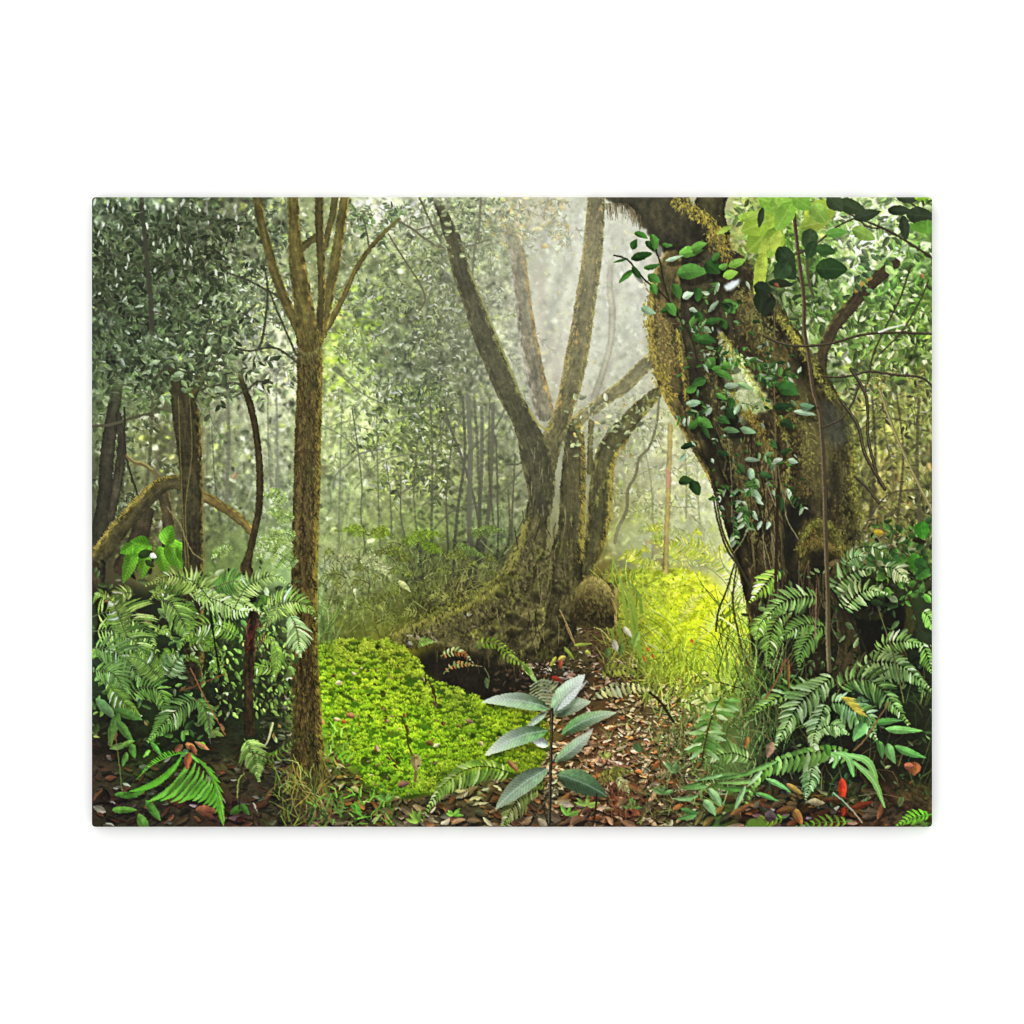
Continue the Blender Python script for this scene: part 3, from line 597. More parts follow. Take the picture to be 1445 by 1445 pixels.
# base and spreading root
poly([(716, 800), (700, 828), (664, 850), (625, 868), (590, 878), (556, 892), (545, 905), (580, 915), (610, 910), (640, 918), (690, 935), (740, 950), (790, 935), (812, 900), (812, 860), (822, 815), (800, 790), (760, 785)],
     '342e1e', '82764e', E_MID, rough=3, seed=36, flow=(-.5, .8), patch='727034', patch_amt=-.05)
trunk([(756, 740, 16), (742, 790, 24), (712, 832, 24), (668, 866, 20), (620, 886, 14), (556, 902, 7)], '3a3420', '887c52', E_MID, edgeL='98924c', ew=.6, fuzz=2.4, seed=75, patch='7c7a38', patch_amt=.05)
trunk([(800, 780, 20), (800, 830, 22), (788, 890, 22), (772, 925, 14)], '2c2718', '6c6142', E_MID, ew=.6, fuzz=2.4, seed=76, patch='5c5a2c', patch_amt=-.05)
bk = np.isin(IDM, [E_MID]) * sstep(780, 830, YY)
IMG *= (1 + bk * np.clip(.30 * look(T_BIG, XX * 1.5 + 71, YY * 1.5) + .22 * look(T_MID, XX * 1.2, YY * 1.2 + 20), -.45, .4) - bk * .35 * sstep(745, 800, XX) * sstep(835, 900, YY))[..., None]
for _ in range(420):
    t = rng.random(); x = 735 - 185 * t + rng.normal(0, 8); y = 790 + 98 * t ** .8 + abs(rng.normal(0, 12)) - 2
    leaf(x, y, rng.uniform(4, 9), rng.uniform(1.5, 3), 1.5 + rng.normal(0, .7), mix(C('6a6a2c'), C('a09c48'), rng.random()) * rng.uniform(.7, 1.1), E_MID, alpha=.6)
for _ in range(260):
    x = rng.uniform(690, 815); y = rng.uniform(780, 925)
    leaf(x, y, rng.uniform(4, 12), rng.uniform(1.5, 3), 1.6 + rng.normal(0, .6), mix(C('4a4326'), C('85764a'), rng.random()) * rng.uniform(.6, 1.1), E_MID, alpha=.55)
for x, y in ((590, 896), (598, 901), (580, 905), (577, 897), (606, 893), (612, 897), (668, 885), (662, 868)):
    leaf(x - 4, y, rng.uniform(6, 12), rng.uniform(3, 5), rng.normal(0, .5), rng.choice(['b0a298', '988a80', 'a8a4a0', '7c685c']))
# the lit mossy outline of the flare, the dimmer wood behind it
bd = (~np.isin(IDM, [E_MID])) * rect_w(560, 760, 745, 890, 22)
IMG *= (1 - .30 * bd)[..., None]
OUT = spline([(738, 735), (732, 768), (716, 802), (694, 830), (660, 850), (622, 866), (588, 878), (556, 892)], 3)
for _ in range(900):
    i = int(rng.integers(0, len(OUT))); x, y = OUT[i, :2]; k = abs(rng.normal(0, 5)); 
    stroke([(x + k * .7, y + k), (x + k * .7 + rng.normal(0, 2), y + k + rng.uniform(2, 5))], .8, .4, mix(C('9c9248'), C('5e5a30'), min(1, k / 9)) * rng.uniform(.8, 1.15), E_MID, alpha=.75)
for _ in range(700):
    t = rng.random(); i = int(t * (len(OUT) - 1)); x, y = OUT[i, :2]; d_ = rng.random() ** .8 * (60 - 34 * t)
    leaf(x + d_ * .75, y + d_ * .8, rng.uniform(3, 9), rng.uniform(1.5, 3.2), rng.uniform(.6, 2.2), C(rng.choice(['6a5c40', '7a6c48', '4c422c', '5c5a30', '3a3220', '887a54', '6c6c38', '2e281a'])) * rng.uniform(.8, 1.15), E_MID, alpha=.6)
for _ in range(26):
    x = rng.uniform(690, 800); y = rng.uniform(800, 915); r_ = rng.uniform(4, 10)
    leaf(x - r_, y + r_ * .5, r_ * 2.2, r_ * 1.5, rng.normal(0, .4), '1e1a10', E_MID, alpha=.5, soft=4, two=0); leaf(x - r_ * .8, y - r_ * .1, r_ * 1.7, r_ * 1.1, rng.normal(0, .4), C(rng.choice(['7a6e46', '6c6a38', '857848'])), E_MID, alpha=.45, soft=4, two=.3)
for _ in range(30):
    x = rng.uniform(720, 800); y = rng.uniform(700, 900); stroke([(x, y), (x + rng.normal(0, 3), y + 12), (x + rng.normal(-3, 6), y + rng.uniform(20, 44))], .8, .5, rng.choice(['2a2416', '1e1a12', '8a8054']), E_MID, alpha=.6)
# stump right of the middle tree
poly([(806, 838), (814, 824), (826, 816), (840, 813), (856, 818), (867, 830), (871, 850), (870, 882), (850, 884), (815, 884), (806, 860)], '322a1a', '6a5c38', E_STUMP, rough=2, seed=37)
poly([(808, 850), (838, 846), (868, 852), (866, 880), (830, 884), (806, 878)], '1c1810', '3a2f1e', E_STUMP, rough=3, seed=38, feather=4, alpha=.85)
for _ in range(900):
    u_ = rng.uniform(-1, 1); t_ = rng.random() ** 1.3
    x = 838 + 31 * u_ * (.72 + .28 * math.sqrt(t_)); y = 813 + 17 * abs(u_) ** 2.5 + 44 * t_
    lit_ = np.clip(1.0 - 1.25 * t_ + .35 * u_, 0, 1)
    c = mix(C('3a2f1c'), C('b09c5c'), lit_) * rng.uniform(.75, 1.2)
    stroke([(x, y), (x + 2.5 * u_ + rng.normal(0, .8), y + rng.uniform(3, 8))], .75, .4, np.clip(c, 0, 1), E_STUMP, alpha=.75)
for _ in range(260):
    a_ = rng.uniform(0, 6.28); q_ = math.sqrt(rng.random()); x = 838 + 33 * q_ * math.cos(a_); y = 848 + 34 * q_ * math.sin(a_)
    c = mix(C('a08c50'), C('2a2216'), np.clip((y - 818) / 50 + rng.normal(0, .2), 0, 1)); leaf(x, y, rng.uniform(3, 9), rng.uniform(1.5, 3.5), 1.4 + (x - 838) * -.02 + rng.normal(0, .7), mix(c, C(rng.choice(['6c7034', '7a6038', '3a3420'])), .4), E_STUMP, alpha=.65)
for _ in range(60):
    y = rng.uniform(825, 880); stroke([(869 + rng.normal(0, 1.5), y), (870 + rng.normal(0, 1.5), y + 10)], .7, .5, rng.choice(['a08c50', '8a7840', 'b4a060']), E_STUMP, alpha=.6)
# thin stem right of it, and the golden one
stroke([(930, 560), (926, 600), (915, 632), (902, 645), (897, 670), (886, 690), (884, 720), (872, 745), (868, 765)], 1.4, 2.6, '6f6b4c', alpha=.9)
trunk([(946, 600, 3), (944, 660, 3.2), (942, 720, 3.6), (940, 770, 4), (939, 806, 4.5)], 'a08838', 'c8b060', E_GOLD, contrast=.8, soft=2.0, seed=39, alpha=.75)
stroke([(942, 662), (943, 685)], 2.2, 2.2, 'cc8c84', E_GOLD, alpha=.7, soft=2)
trunk([(928, 760, 8), (928, 800, 9)], '8a6a34', 'b08a50', None, alpha=.7, soft=2.5, seed=40)
stroke([(912, 764), (935, 764)], 2.5, 2.5, 'c07a50', alpha=.6, soft=2)
# hollow
poly([(588, 926), (606, 918), (640, 918), (680, 926), (715, 940), (748, 950), (756, 966), (742, 980), (700, 988), (688, 994), (660, 982), (625, 968), (602, 955), (590, 940)], '16160f', '30291c', E_HOLL, rough=5, contrast=.9, seed=41, feather=4)
for _ in range(60):
    x = rng.uniform(600, 750); y = 908 + (x - 600) * .22 + rng.normal(0, 5)
    stroke([(x, y), (x + rng.normal(0, 3), y + rng.uniform(4, 20))], .8, .4, rng.choice(['3c3420', '54482c', '2a2417', '6a5c38']), E_MID, alpha=.7)
for _ in range(90):
    x = rng.uniform(690, 765); y = rng.uniform(945, 1000)
    leaf(x, y, rng.uniform(4, 11), rng.uniform(2, 5), rng.normal(0, .6), rng.choice(['3c2e20', '2a2218', '4c3c2c', '5c4c3c', '1c1812']), E_HOLL, alpha=.8)

# the massive right tree
trunk([(1010, 262, 20), (1000, 300, 22), (1010, 330, 20)], '38341f', '5a5034', E_BIG, seed=50)
trunk([(1262, 372, 8), (1240, 390, 9), (1222, 405, 10), (1204, 428, 9), (1185, 450, 9), (1172, 470, 8), (1160, 500, 8), (1158, 545, 8)], '2c2719', '55482e', None, edgeL='7a6a38', seed=51)
stroke([(1208, 410), (1216, 400), (1228, 392)], 3, 3, 'a8863c', alpha=.8)
# gap between the limbs keeps the leaves behind; the limbs themselves:
poly([(842, 268), (868, 291), (885, 291), (899, 310), (915, 331), (933, 351), (940, 372), (946, 400), (955, 440), (1040, 470), (1062, 440), (1050, 410), (1036, 380), (1031, 350), (1021, 328), (1002, 310), (980, 294), (955, 268)], '26231a', '443c28', E_BIG, rough=2.5, seed=52, flow=(.6, .8), curve=True)
trunk([(978, 385, 20), (978, 420, 27), (982, 470, 30), (990, 520, 29), (1000, 570, 30), (1018, 620, 35), (1042, 670, 42), (1070, 720, 46), (1090, 780, 44), (1095, 850, 42), (1100, 910, 40)], '1d1b13', '403824', E_BIG, seed=53, fuzz=2, patch='4a4026', patch_amt=-.2, round_=.1)
trunk([(948, 366, 14), (940, 392, 19), (938, 420, 22), (938, 470, 24), (946, 520, 24), (958, 565, 18), (972, 600, 13), (988, 630, 12), (1006, 662, 12), (1024, 700, 12), (1038, 740, 14), (1052, 790, 14), (1066, 840, 15), (1076, 890, 16)], '3a321e', '857040', E_BIG, edgeL='a88e48', edgeR='968440', ew=.5, seed=54, fuzz=2.4, patch='4a3a22', patch_amt=-.1)
trunk([(966, 560, 9), (982, 600, 9), (1000, 640, 10), (1018, 690, 10), (1034, 740, 12), (1050, 790, 12), (1064, 840, 14)], '221d14', '4c402a', E_BIG, seed=55, edgeL='6a5a34', ew=.3)
trunk([(1030, 380, 26), (1052, 430, 40), (1076, 480, 48), (1108, 530, 50), (1138, 575, 48), (1156, 620, 47), (1160, 670, 46), (1160, 720, 50), (1155, 770, 50), (1150, 830, 44), (1150, 890, 42), (1155, 930, 38)], '211d15', '50452b', E_BIG, edgeR='6a6434', seed=56, fuzz=2.5, patch='5c4a28', patch_amt=-.1, round_=.1)
poly([(1040, 640), (1060, 570), (1095, 570), (1130, 600), (1130, 700), (1120, 800), (1110, 920), (1070, 920), (1056, 800), (1040, 720)], '262016', '54462c', E_BIG, rough=4, seed=57, flow=(.2, 1), patch='5f5630', patch_amt=-.2, feather=3)
# leaf gap seen through the fork
poly([(1014, 466), (1030, 488), (1050, 514), (1070, 542), (1088, 572), (1070, 584), (1046, 578), (1032, 556), (1020, 520)], '8a9660', 'd4dab0', None, rough=4, seed=58, contrast=1.4)
sprays(rect_w(1026, 500, 1080, 575, 5), 5, (16, 28), (5, 9), ['5c7c3c', '88a85c', '4c6434', 'a8bc80'], ang=(.6, .6), tone_=.1)
bk = np.isin(IDM, [E_BIG]).astype(np.float32)
IMG *= (1 + bk * np.clip(.30 * look(T_BIG, XX * 1.6 + 11, YY * 1.2) + .22 * look(T_MID, XX * 1.4, YY * .9 + 60), -.5, .5))[..., None]
# moss in the light
def moss_line(pts, wd, n, cols, idn, ln=(3, 8), ang=1.4, spread=.7):
    P = spline(pts, 3)
    for _ in range(n):
        i = rng.integers(0, len(P)); x, y = P[i, :2] + rng.normal(0, wd * .45, 2)
        leaf(x, y, rng.uniform(*ln), rng.uniform(1.2, 2.6), ang + rng.normal(0, spread), C(rng.choice(cols)) * rng.uniform(.75, 1.12), idn, alpha=.75)
GOLD = ['b09a38', 'a08a30', 'c0a844', '857434', '6a6030']
moss_line([(952, 280), (968, 292), (988, 302), (1004, 318), (1018, 334), (1028, 352)], 12, 420, GOLD, E_BIG)
moss_line([(1000, 330), (1018, 352), (1030, 372)], 14, 160, ['8a7430', '6a5a28', 'a08a40'], E_BIG)
moss_line([(918, 400), (915, 450), (922, 500), (932, 540)], 9, 300, ['a8923c', '8a7834', 'c0a850', '766634'], E_BIG)
moss_line([(930, 430), (940, 480), (944, 520)], 14, 380, ['8a7438', '746034', 'a08848', '8c6c3c', '5a4c28'], E_BIG)
moss_line([(955, 464), (962, 510), (968, 560), (974, 588)], 3, 120, ['b09c3c', '9c8634'], E_BIG)
moss_line([(935, 520), (940, 545), (948, 560)], 9, 120, ['b09440', '86722f'], E_BIG)
moss_line([(1017, 470), (1024, 490), (1030, 520), (1036, 560), (1050, 585)], 4, 150, ['a8963c', '8a7c38', '6a6430'], E_BIG)
moss_line([(1056, 580), (1070, 605), (1084, 628), (1095, 642)], 9, 260, ['8a7430', 'a08a3c', '6c5c28'], E_BIG)
moss_line([(1095, 580), (1112, 620), (1114, 650), (1106, 682)], 5, 160, ['8a7c34', 'a09440', '6c6428'], E_BIG)
moss_line([(1098, 445), (1114, 465), (1128, 485)], 4, 130, ['a89a40', 'b8ac50', '7c742c'], E_BIG)
moss_line([(1130, 490), (1146, 515), (1164, 545), (1172, 560)], 5, 130, ['8a8438', 'a8a048', '6a6830'], E_BIG)
moss_line([(1196, 600), (1204, 640), (1204, 690), (1216, 740)], 6, 240, ['7c7834', '9a9240', '5c5a2a'], E_BIG)
moss_line([(1050, 450), (1070, 490), (1100, 540), (1120, 590)], 26, 620, ['5a4c26', '4a3c20', '6c5a2c', '3a3220', '7a6838'], E_BIG)
moss_line([(1130, 580), (1140, 640), (1130, 700)], 24, 520, ['5a4a28', '46381f', '6c5830', '2e261a', '7a6438'], E_BIG)
moss_line([(1060, 600), (1080, 680), (1085, 760), (1085, 850)], 30, 700, ['54462a', '3c3220', '6a5834', '2a2218', '7c6a44'], E_BIG, ln=(4, 14), ang=1.5, spread=.35)
moss_line([(1180, 640), (1188, 700), (1190, 760)], 14, 260, ['5c5230', '463c24', '322a1c', '6a6434'], E_BIG)
poly([(1158, 566), (1178, 572), (1196, 598), (1198, 625), (1185, 632), (1168, 628), (1160, 600)], '33322c', '5c5a52', E_BIG, rough=3, seed=59, feather=4, alpha=.8)
poly([(1108, 716), (1124, 706), (1140, 708), (1132, 735), (1124, 760), (1118, 800), (1106, 790), (1104, 740)], '12120e', '26221a', E_BIG, rough=3, seed=60, feather=2.5)
poly([(1180, 640), (1188, 700), (1180, 705), (1170, 690)], '1e1c15', '332e22', E_BIG, rough=3, seed=61, feather=4, alpha=.8)
for _ in range(70):
    x = rng.uniform(850, 905); y = 287 + max(0, x - 884) * .9
    stroke([(x, y), (x + rng.normal(1, 2), y + rng.uniform(6, 26))], .8, .3, rng.choice(['5a4a34', '3a3224', '7c6a50']), E_BIG, alpha=.7)
# the separate limbs: light along their rounded middles, dark creases where they meet
for pts, r, c, al in [([(1050, 430), (1092, 500), (1130, 560), (1150, 620), (1152, 690)], 20, '7c7446', .16), ([(1062, 450), (1104, 520), (1140, 580), (1158, 650)], 9, '8a8250', .16), ([(992, 440), (996, 520), (1012, 590), (1046, 660), (1072, 730)], 11, '6c6440', .20), ([(1070, 620), (1096, 680), (1100, 760)], 9, '857a48', .20), ([(1186, 640), (1192, 700)], 8, '6c6440', .2),
                      ([(962, 470), (972, 540), (986, 600), (1010, 650), (1040, 720), (1062, 790)], 5, '100f0a', .45), ([(1092, 575), (1116, 620), (1124, 680), (1118, 740)], 6, '100f0a', .40), ([(1020, 470), (1010, 500), (1024, 560), (1052, 600), (1080, 650)], 5, '12110b', .40), ([(1040, 700), (1066, 780), (1080, 850)], 5, '100f0a', .35)]:
    m_ = IMG.copy(); stroke(pts, r * .7, r, c, None, alpha=al * .22, soft=r * 1.2, step=4); on = np.isin(IDM, [E_BIG])[..., None]; IMG[:] = np.where(on, IMG, m_)
moss_line([(1019, 468), (1040, 506), (1066, 542), (1086, 574)], 3, 170, ['a8a04c', '8c8840', 'b8ac58'], E_BIG)
moss_line([(990, 440), (1000, 520), (1012, 590)], 12, 200, ['6c6434', '57502c', '7c7440', '4a4426'], E_BIG)
moss_line([(1040, 410), (1064, 440), (1090, 480)], 16, 260, ['6c6434', '57502c', '7c7440', '8a8448'], E_BIG)
moss_line([(1120, 560), (1136, 610), (1138, 660)], 16, 260, ['6c6434', '5c542e', '7c7440', '8a8448'], E_BIG)
moss_line([(1022, 620), (1046, 690), (1064, 760)], 9, 240, ['6c6434', '57502c', '7c7440'], E_BIG)
# hanging roots and creepers on the trunk
for _ in range(46):
    x = rng.uniform(1010, 1110); y = rng.uniform(600, 780); l = rng.uniform(50, 160)
    if x < 1000 + (y - 600) * .45: continue
    stroke([(x, y), (x + rng.normal(4, 5), y + l * .5), (x + rng.normal(10, 10), y + l)], .6, .9, rng.choice(['7a6a4a', '1a1711', '5a4c30', '8c8060', '2a251a']), E_BIG, alpha=.75)
# boss with moss cap, roots under it
poly([(1124, 790), (1127, 758), (1140, 736), (1160, 731), (1178, 742), (1188, 765), (1190, 795), (1180, 805), (1150, 802)], '2c2614', '5f5628', E_BIG, rough=2.5, seed=62)
moss_line([(1128, 775), (1134, 752), (1148, 738), (1164, 736), (1180, 752), (1188, 780)], 6, 320, ['7a7434', '6a6430', '8c8640', '5a5428'], E_BIG)
moss_line([(1138, 770), (1155, 760), (1172, 772)], 12, 260, ['6a5a2c', '7c6c38', '544a24', '8a6438'], E_BIG)
poly([(1140, 782), (1160, 774), (1178, 786), (1176, 806), (1158, 812), (1142, 806)], '161310', '2e2618', E_BIG, rough=3, seed=63, feather=3, alpha=.9)
poly([(1112, 800), (1150, 808), (1180, 812), (1186, 850), (1180, 900), (1150, 930), (1110, 930), (1100, 870)], '1c1812', '3e3322', E_BIG, rough=4, seed=64, feather=3, alpha=.85, flow=(.1, 1))
for _ in range(40):
    x = rng.uniform(1104, 1180); y = rng.uniform(790, 850)
    stroke([(x, y), (x + rng.normal(0, 5), y + 25), (x + rng.normal(-4, 9), y + rng.uniform(40, 80))], .6, 1.0, rng.choice(['6a5638', '8a745a', '3a3020', '241e16', '7c6444']), E_BIG, alpha=.8)
# dark hollow and right root
poly([(1206, 838), (1236, 842), (1268, 842), (1280, 862), (1278, 895), (1262, 915), (1225, 925), (1200, 900)], '12110d', '25211a', E_BIG, rough=3, seed=65, feather=2)
trunk([(1180, 800, 12), (1186, 840, 13), (1194, 880, 14), (1198, 920, 16), (1192, 955, 18)], '3a3020', '7a6644', E_BIG, edgeL='8c7850', edgeR='4c4628', seed=66, patch='6a6434', patch_amt=-.15)
trunk([(1206, 862, 6), (1225, 868, 8), (1240, 868, 6)], '3c381c', '6e6834', E_BIG, seed=67)
trunk([(1282, 845, 5), (1284, 880, 8), (1272, 920, 8)], '3c3a1e', '66622e', E_BIG, seed=68)
# fallen log, lower right
trunk([(1196, 1028, 12), (1215, 1050, 20), (1240, 1080, 26), (1268, 1108, 26), (1300, 1132, 22), (1325, 1146, 18)], '2c2215', '6a5434', E_LOG, edgeR='6a6430', seed=69, fuzz=2.5, patch='5a5a28', patch_amt=-.1)

def hair(pts, side, n, ln, cols, idn, down=.6):
    P = spline(pts, 3)
    for _ in range(n):
        i = int(rng.integers(0, len(P) - 1)); x, y, r = P[i]; d = P[i + 1, :2] - P[i, :2]; d /= np.hypot(*d) + 1e-6
        k = rng.uniform(.55, 1.02) * side; px, py = x - d[1] * r * k * -1, y - d[0] * r * k
        px, py = x + d[1] * r * k, y - d[0] * r * k
        l = rng.uniform(*ln)
        stroke([(px, py), (px + d[1] * side * l * .4 + rng.normal(0, .8), py - d[0] * side * l * .4 + l * down)], .55, .3, C(rng.choice(cols)) * rng.uniform(.8, 1.15), idn, alpha=.6)
SL = [(436, 465, 17), (437, 500, 18), (437, 545, 18), (435, 600, 18.5), (434, 660, 19), (432, 720, 19), (430, 780, 19), (430, 850, 18.5), (430, 910, 18.5), (432, 970, 20), (434, 1030, 21), (434, 1075, 25)]
hair(SL, 1, 700, (2, 6), ['aa943e', '94802f', 'bca650', '746528'], E_SLIM); hair(SL, -1, 420, (2, 5), ['6a5a2c', '54482a', '8a7440'], E_SLIM)
for _ in range(1500):
    i = int(rng.integers(0, len(SL) - 1)); q = rng.random(); x = SL[i][0] + (SL[i + 1][0] - SL[i][0]) * q + rng.uniform(-15, 15); y = SL[i][1] + (SL[i + 1][1] - SL[i][1]) * q
    stroke([(x, y), (x + rng.normal(0, 1.2), y + rng.uniform(2, 6))], .5, .35, C(rng.choice(['8a7238', '6a5830', '4a3c20', '2a2214', '9a8448', '5a5a28'])), E_SLIM, alpha=.55)
hair([(842, 266, 12), (834, 374, 14), (820, 467, 15), (804, 550, 14.5), (790, 600, 14)], 1, 260, (2, 6), ['b09c58', '8e8048', 'c0a860'], E_MID)
hair([(842, 266, 12), (834, 374, 14), (820, 467, 15), (804, 550, 14.5), (790, 600, 14)], -1, 320, (2, 6), ['b49a58', 'a88c50', 'c0a864'], E_MID)
hair([(640, 340, 11), (668, 428, 14), (699, 509, 16.5), (733, 583, 15)], 1, 160, (2, 5), ['8c8a50', 'a09a5c'], E_MID)
hair([(870, 618, 16), (854, 645, 15), (848, 690, 16.5), (845, 730, 17), (838, 770, 14)], 1, 260, (2, 7), ['b09838', 'a08c3c', '8a7c38', 'c0a848'], E_MID)
hair([(811, 622, 14), (808, 695, 18), (806, 746, 19), (798, 790, 24)], 1, 220, (2, 8), ['a08c38', '8a7c38', 'b89c40'], E_MID)
hair([(244, 680, 10), (226, 686, 11), (204, 706, 12), (164, 752, 13), (142, 782, 13)], -1, 220, (2, 5), ['b59a3c', 'a08c40', 'c8b050'], E_LEAN, down=.1)

# foliage in front of the cut ends and the old leaves on the boughs
foliage(rect_w(1205, 355, 1270, 425, 8), 46, (10, 18), [(2, C('4f7a30'), .8, 1), (2, C('36502a'), .8, 1), (1, C('8fb060'), .7, 1)], asp=.45, rib=.25, ang=(.4, .8))
foliage(rect_w(205, 470, 320, 560, 10), 120, (8, 15), [(3, C('50623f'), .8, 1), (2, C('8a9c7c'), .8, 1), (2, C('343c28'), .8, 1)], asp=.45, ang=(.2, .9), rib=.2)
foliage(rect_w(600, 275, 660, 360, 8), 80, (5, 10), [(3, C('8c9070'), .7, 1), (2, C('5c6448'), .7, 1), (1, C('b0b490'), .6, 1), (.6, C('88a048'), .6, 1)], asp=.5, alpha=.8)
foliage(rect_w(800, 560, 925, 640, 10), 150, (5, 10), [(3, C('70784c'), .7, 1), (2, C('a8b080'), .7, 1), (1, C('c8d0b0'), .6, 1), (.6, C('c09c40'), .7, 1)], asp=.45, alpha=.75)
# the mist that lies over stems at their distance, and the olive cast of the bark
tm = np.isin(IDM, [E_SLIM, E_DARK, E_THIN, E_LEAN, E_MID, E_BIG, E_STUMP])
cast = np.where(tm[..., None], np.array([.97, 1.01, .93], np.float32), 1).astype(np.float32)
IMG *= cast
hz = .22 * np.exp(-(((XX - 820) / 190) ** 2 + ((YY - 360) / 230) ** 2)) + .07 * (1 - sstep(700, 900, YY))
hz = hz * np.where(np.isin(IDM, [E_BIG]), .55, 1)
IMG += (C('d2d4c6') - IMG) * hz[..., None]
# ---- 4. the forest floor
# undergrowth between the trunks and the floor, rows from far to near
def blades(wt, n, ln, wd, cols, lean=(0, .5), idn=None, alpha=.9, guide=.5, curve=.25):
    xs, ys = in_w(wt, n)
    o = np.argsort(ys)
    for x, y in zip(xs[o], ys[o]):
        l = rng.uniform(*ln); a = -1.57 + lean[0] + rng.normal(0, lean[1])
        c = np.clip(mix(C(rng.choice(cols)), g_at(x, y), guide) * rng.uniform(.75, 1.3), 0, 1)
        k = rng.normal(0, curve) * l
        mx, my = x + math.cos(a) * l * .55, y + math.sin(a) * l * .55
        ex, ey = x + math.cos(a) * l + k, y + math.sin(a) * l + abs(k) * .6
        stroke([(x, y), (mx, my), (ex, ey)], wd, wd * .35, c, idn, alpha=alpha, step=9)

w_floor_l = rect_w(122, 760, 420, 1175, 14); w_floor_m = rect_w(450, 790, 720, 905, 14); w_floor_r = rect_w(960, 860, 1330, 1175, 20)
w_path = rect_w(740, 900, 990, 1175, 20); w_bot = rect_w(122, 1080, 1330, 1180, 14)
IMG_keep = IMG.copy(); ID_keep = IDM.copy()
trees = np.isin(IDM, [E_SLIM, E_DARK, E_THIN, E_LEAN, E_MID, E_HAZE, E_GOLD, E_BIG, E_STUMP, E_HOLL, E_LOG])

# dark soil showing between things
soil = look(T_FINE, XX * 1.2, YY * 1.6) * .5 + look(T_MID, XX * 1.5, YY * 2) * .6
dk = (sstep(.0, .8, soil + .25)) * sstep(820, 960, YY) * np.clip(rect_w(122, 840, 415, 1180, 30) + rect_w(1060, 860, 1330, 1180, 30) + .4 * rect_w(415, 1080, 1080, 1180, 20), 0, 1)
IMG += (C('1c1a14') - IMG) * (.75 * dk)[..., None]

# fallen leaves
LIT = ['6a4a34', '8a6450', '5a3c2c', '7c5a4c', '94786a', 'a88c80', '4c3a30', '8c4c30', '6c6050', '5c5448', 'a4603c']
def litter(wt, n, size, cols, dark=.35, hi=.12, idn=E_LITT, bright=1.0, guide=.25):
    xs, ys = in_w(wt, n); o = np.argsort(ys)
    for x, y in zip(xs[o], ys[o]):
        l = rng.uniform(*size) * (.7 + .5 * (y - 900) / 260); w = l * rng.uniform(.22, .5); a = rng.normal(0, .55) + (math.pi if rng.random() < .5 else 0)
        leaf(x + 1, y + w * .45, l, w * 1.1, a, '14110d', idn, alpha=.6, two=0, soft=2)
        c = np.clip(mix(C(rng.choice(cols)), g_at(x, y), guide) * rng.uniform(.6, 1.15) * bright, 0, 1)
        if rng.random() < hi: c = mix(c, C('d8d0cc'), rng.uniform(.3, .7))
        leaf(x, y, l, w, a, c, idn, two=.22, bend=rng.normal(0, w * .2), rib=.35 if l > 9 else 0, tip=np.clip(c * rng.uniform(.55, 1.2), 0, 1))
wl = np.clip(rect_w(740, 940, 985, 1180, 26) + rect_w(430, 1085, 1000, 1180, 14) + .8 * rect_w(1040, 1085, 1240, 1180, 12) + .7 * rect_w(122, 1030, 440, 1180, 16), 0, 1)
wl = wl * (1 - .0 * XX)
# a first, smaller scatter that covers the soil
soil_c = np.array([hx(c) for c in ('3a2c22', '4a382c', '2a221b', '5c4638')])
IDM[(wl > .45) & ~trees] = E_LITT
IMG += (mix(soil_c[0], soil_c[3], np.clip(.5 + .5 * look(T_FINE, XX, YY * 1.7), 0, 1)[..., None]) - IMG) * (.6 * wl)[..., None]
litter(rect_w(740, 930, 985, 1120, 24), 1500, (4, 15), LIT + ['b49c94', 'a08478', 'b8a8a0'], hi=.32, bright=1.4)
litter(rect_w(430, 1090, 1010, 1180, 12), 800, (6, 20), LIT, hi=.14, guide=.35, bright=1.1)
litter(rect_w(1040, 1095, 1230, 1180, 10), 260, (8, 24), ['5a3820', '6c4424', '8a5428', '4a3424', '54504a', '6c5c50', '3c2a20', '7c4c2c'], hi=.08)
litter(rect_w(122, 1040, 430, 1180, 14), 420, (7, 18), ['3a2a22', '54382c', '6c3c2c', '443c34', '2c2620', '7a4030', '5c5450'], hi=.06, guide=.3)
litter(rect_w(365, 960, 412, 1090, 8), 140, (5, 14), ['6a5448', '8a7468', '54443a', 'a0948c', '5c3a2c'], hi=.2)
litter(rect_w(452, 1010, 500, 1110, 8), 80, (6, 15), ['6a4434', '9a5c38', '7c6458', 'a08a80'], hi=.15)
litter(rect_w(755, 880, 860, 950, 14), 260, (4, 10), ['6a5440', '7a4c34', '4c4032', '8a7464', '5c3a2a', '6c6c3c'], hi=.15)
IMG[trees & (YY < 905)] = IMG_keep[trees & (YY < 905)]; IDM[trees & (YY < 905)] = ID_keep[trees & (YY < 905)]
stand = np.isin(ID_keep, [E_SLIM, E_LOG]) ; IMG[stand] = IMG_keep[stand]; IDM[stand] = ID_keep[stand]
stand = np.isin(ID_keep, [E_HOLL]) ; IMG[stand] = IMG_keep[stand]; IDM[stand] = ID_keep[stand]

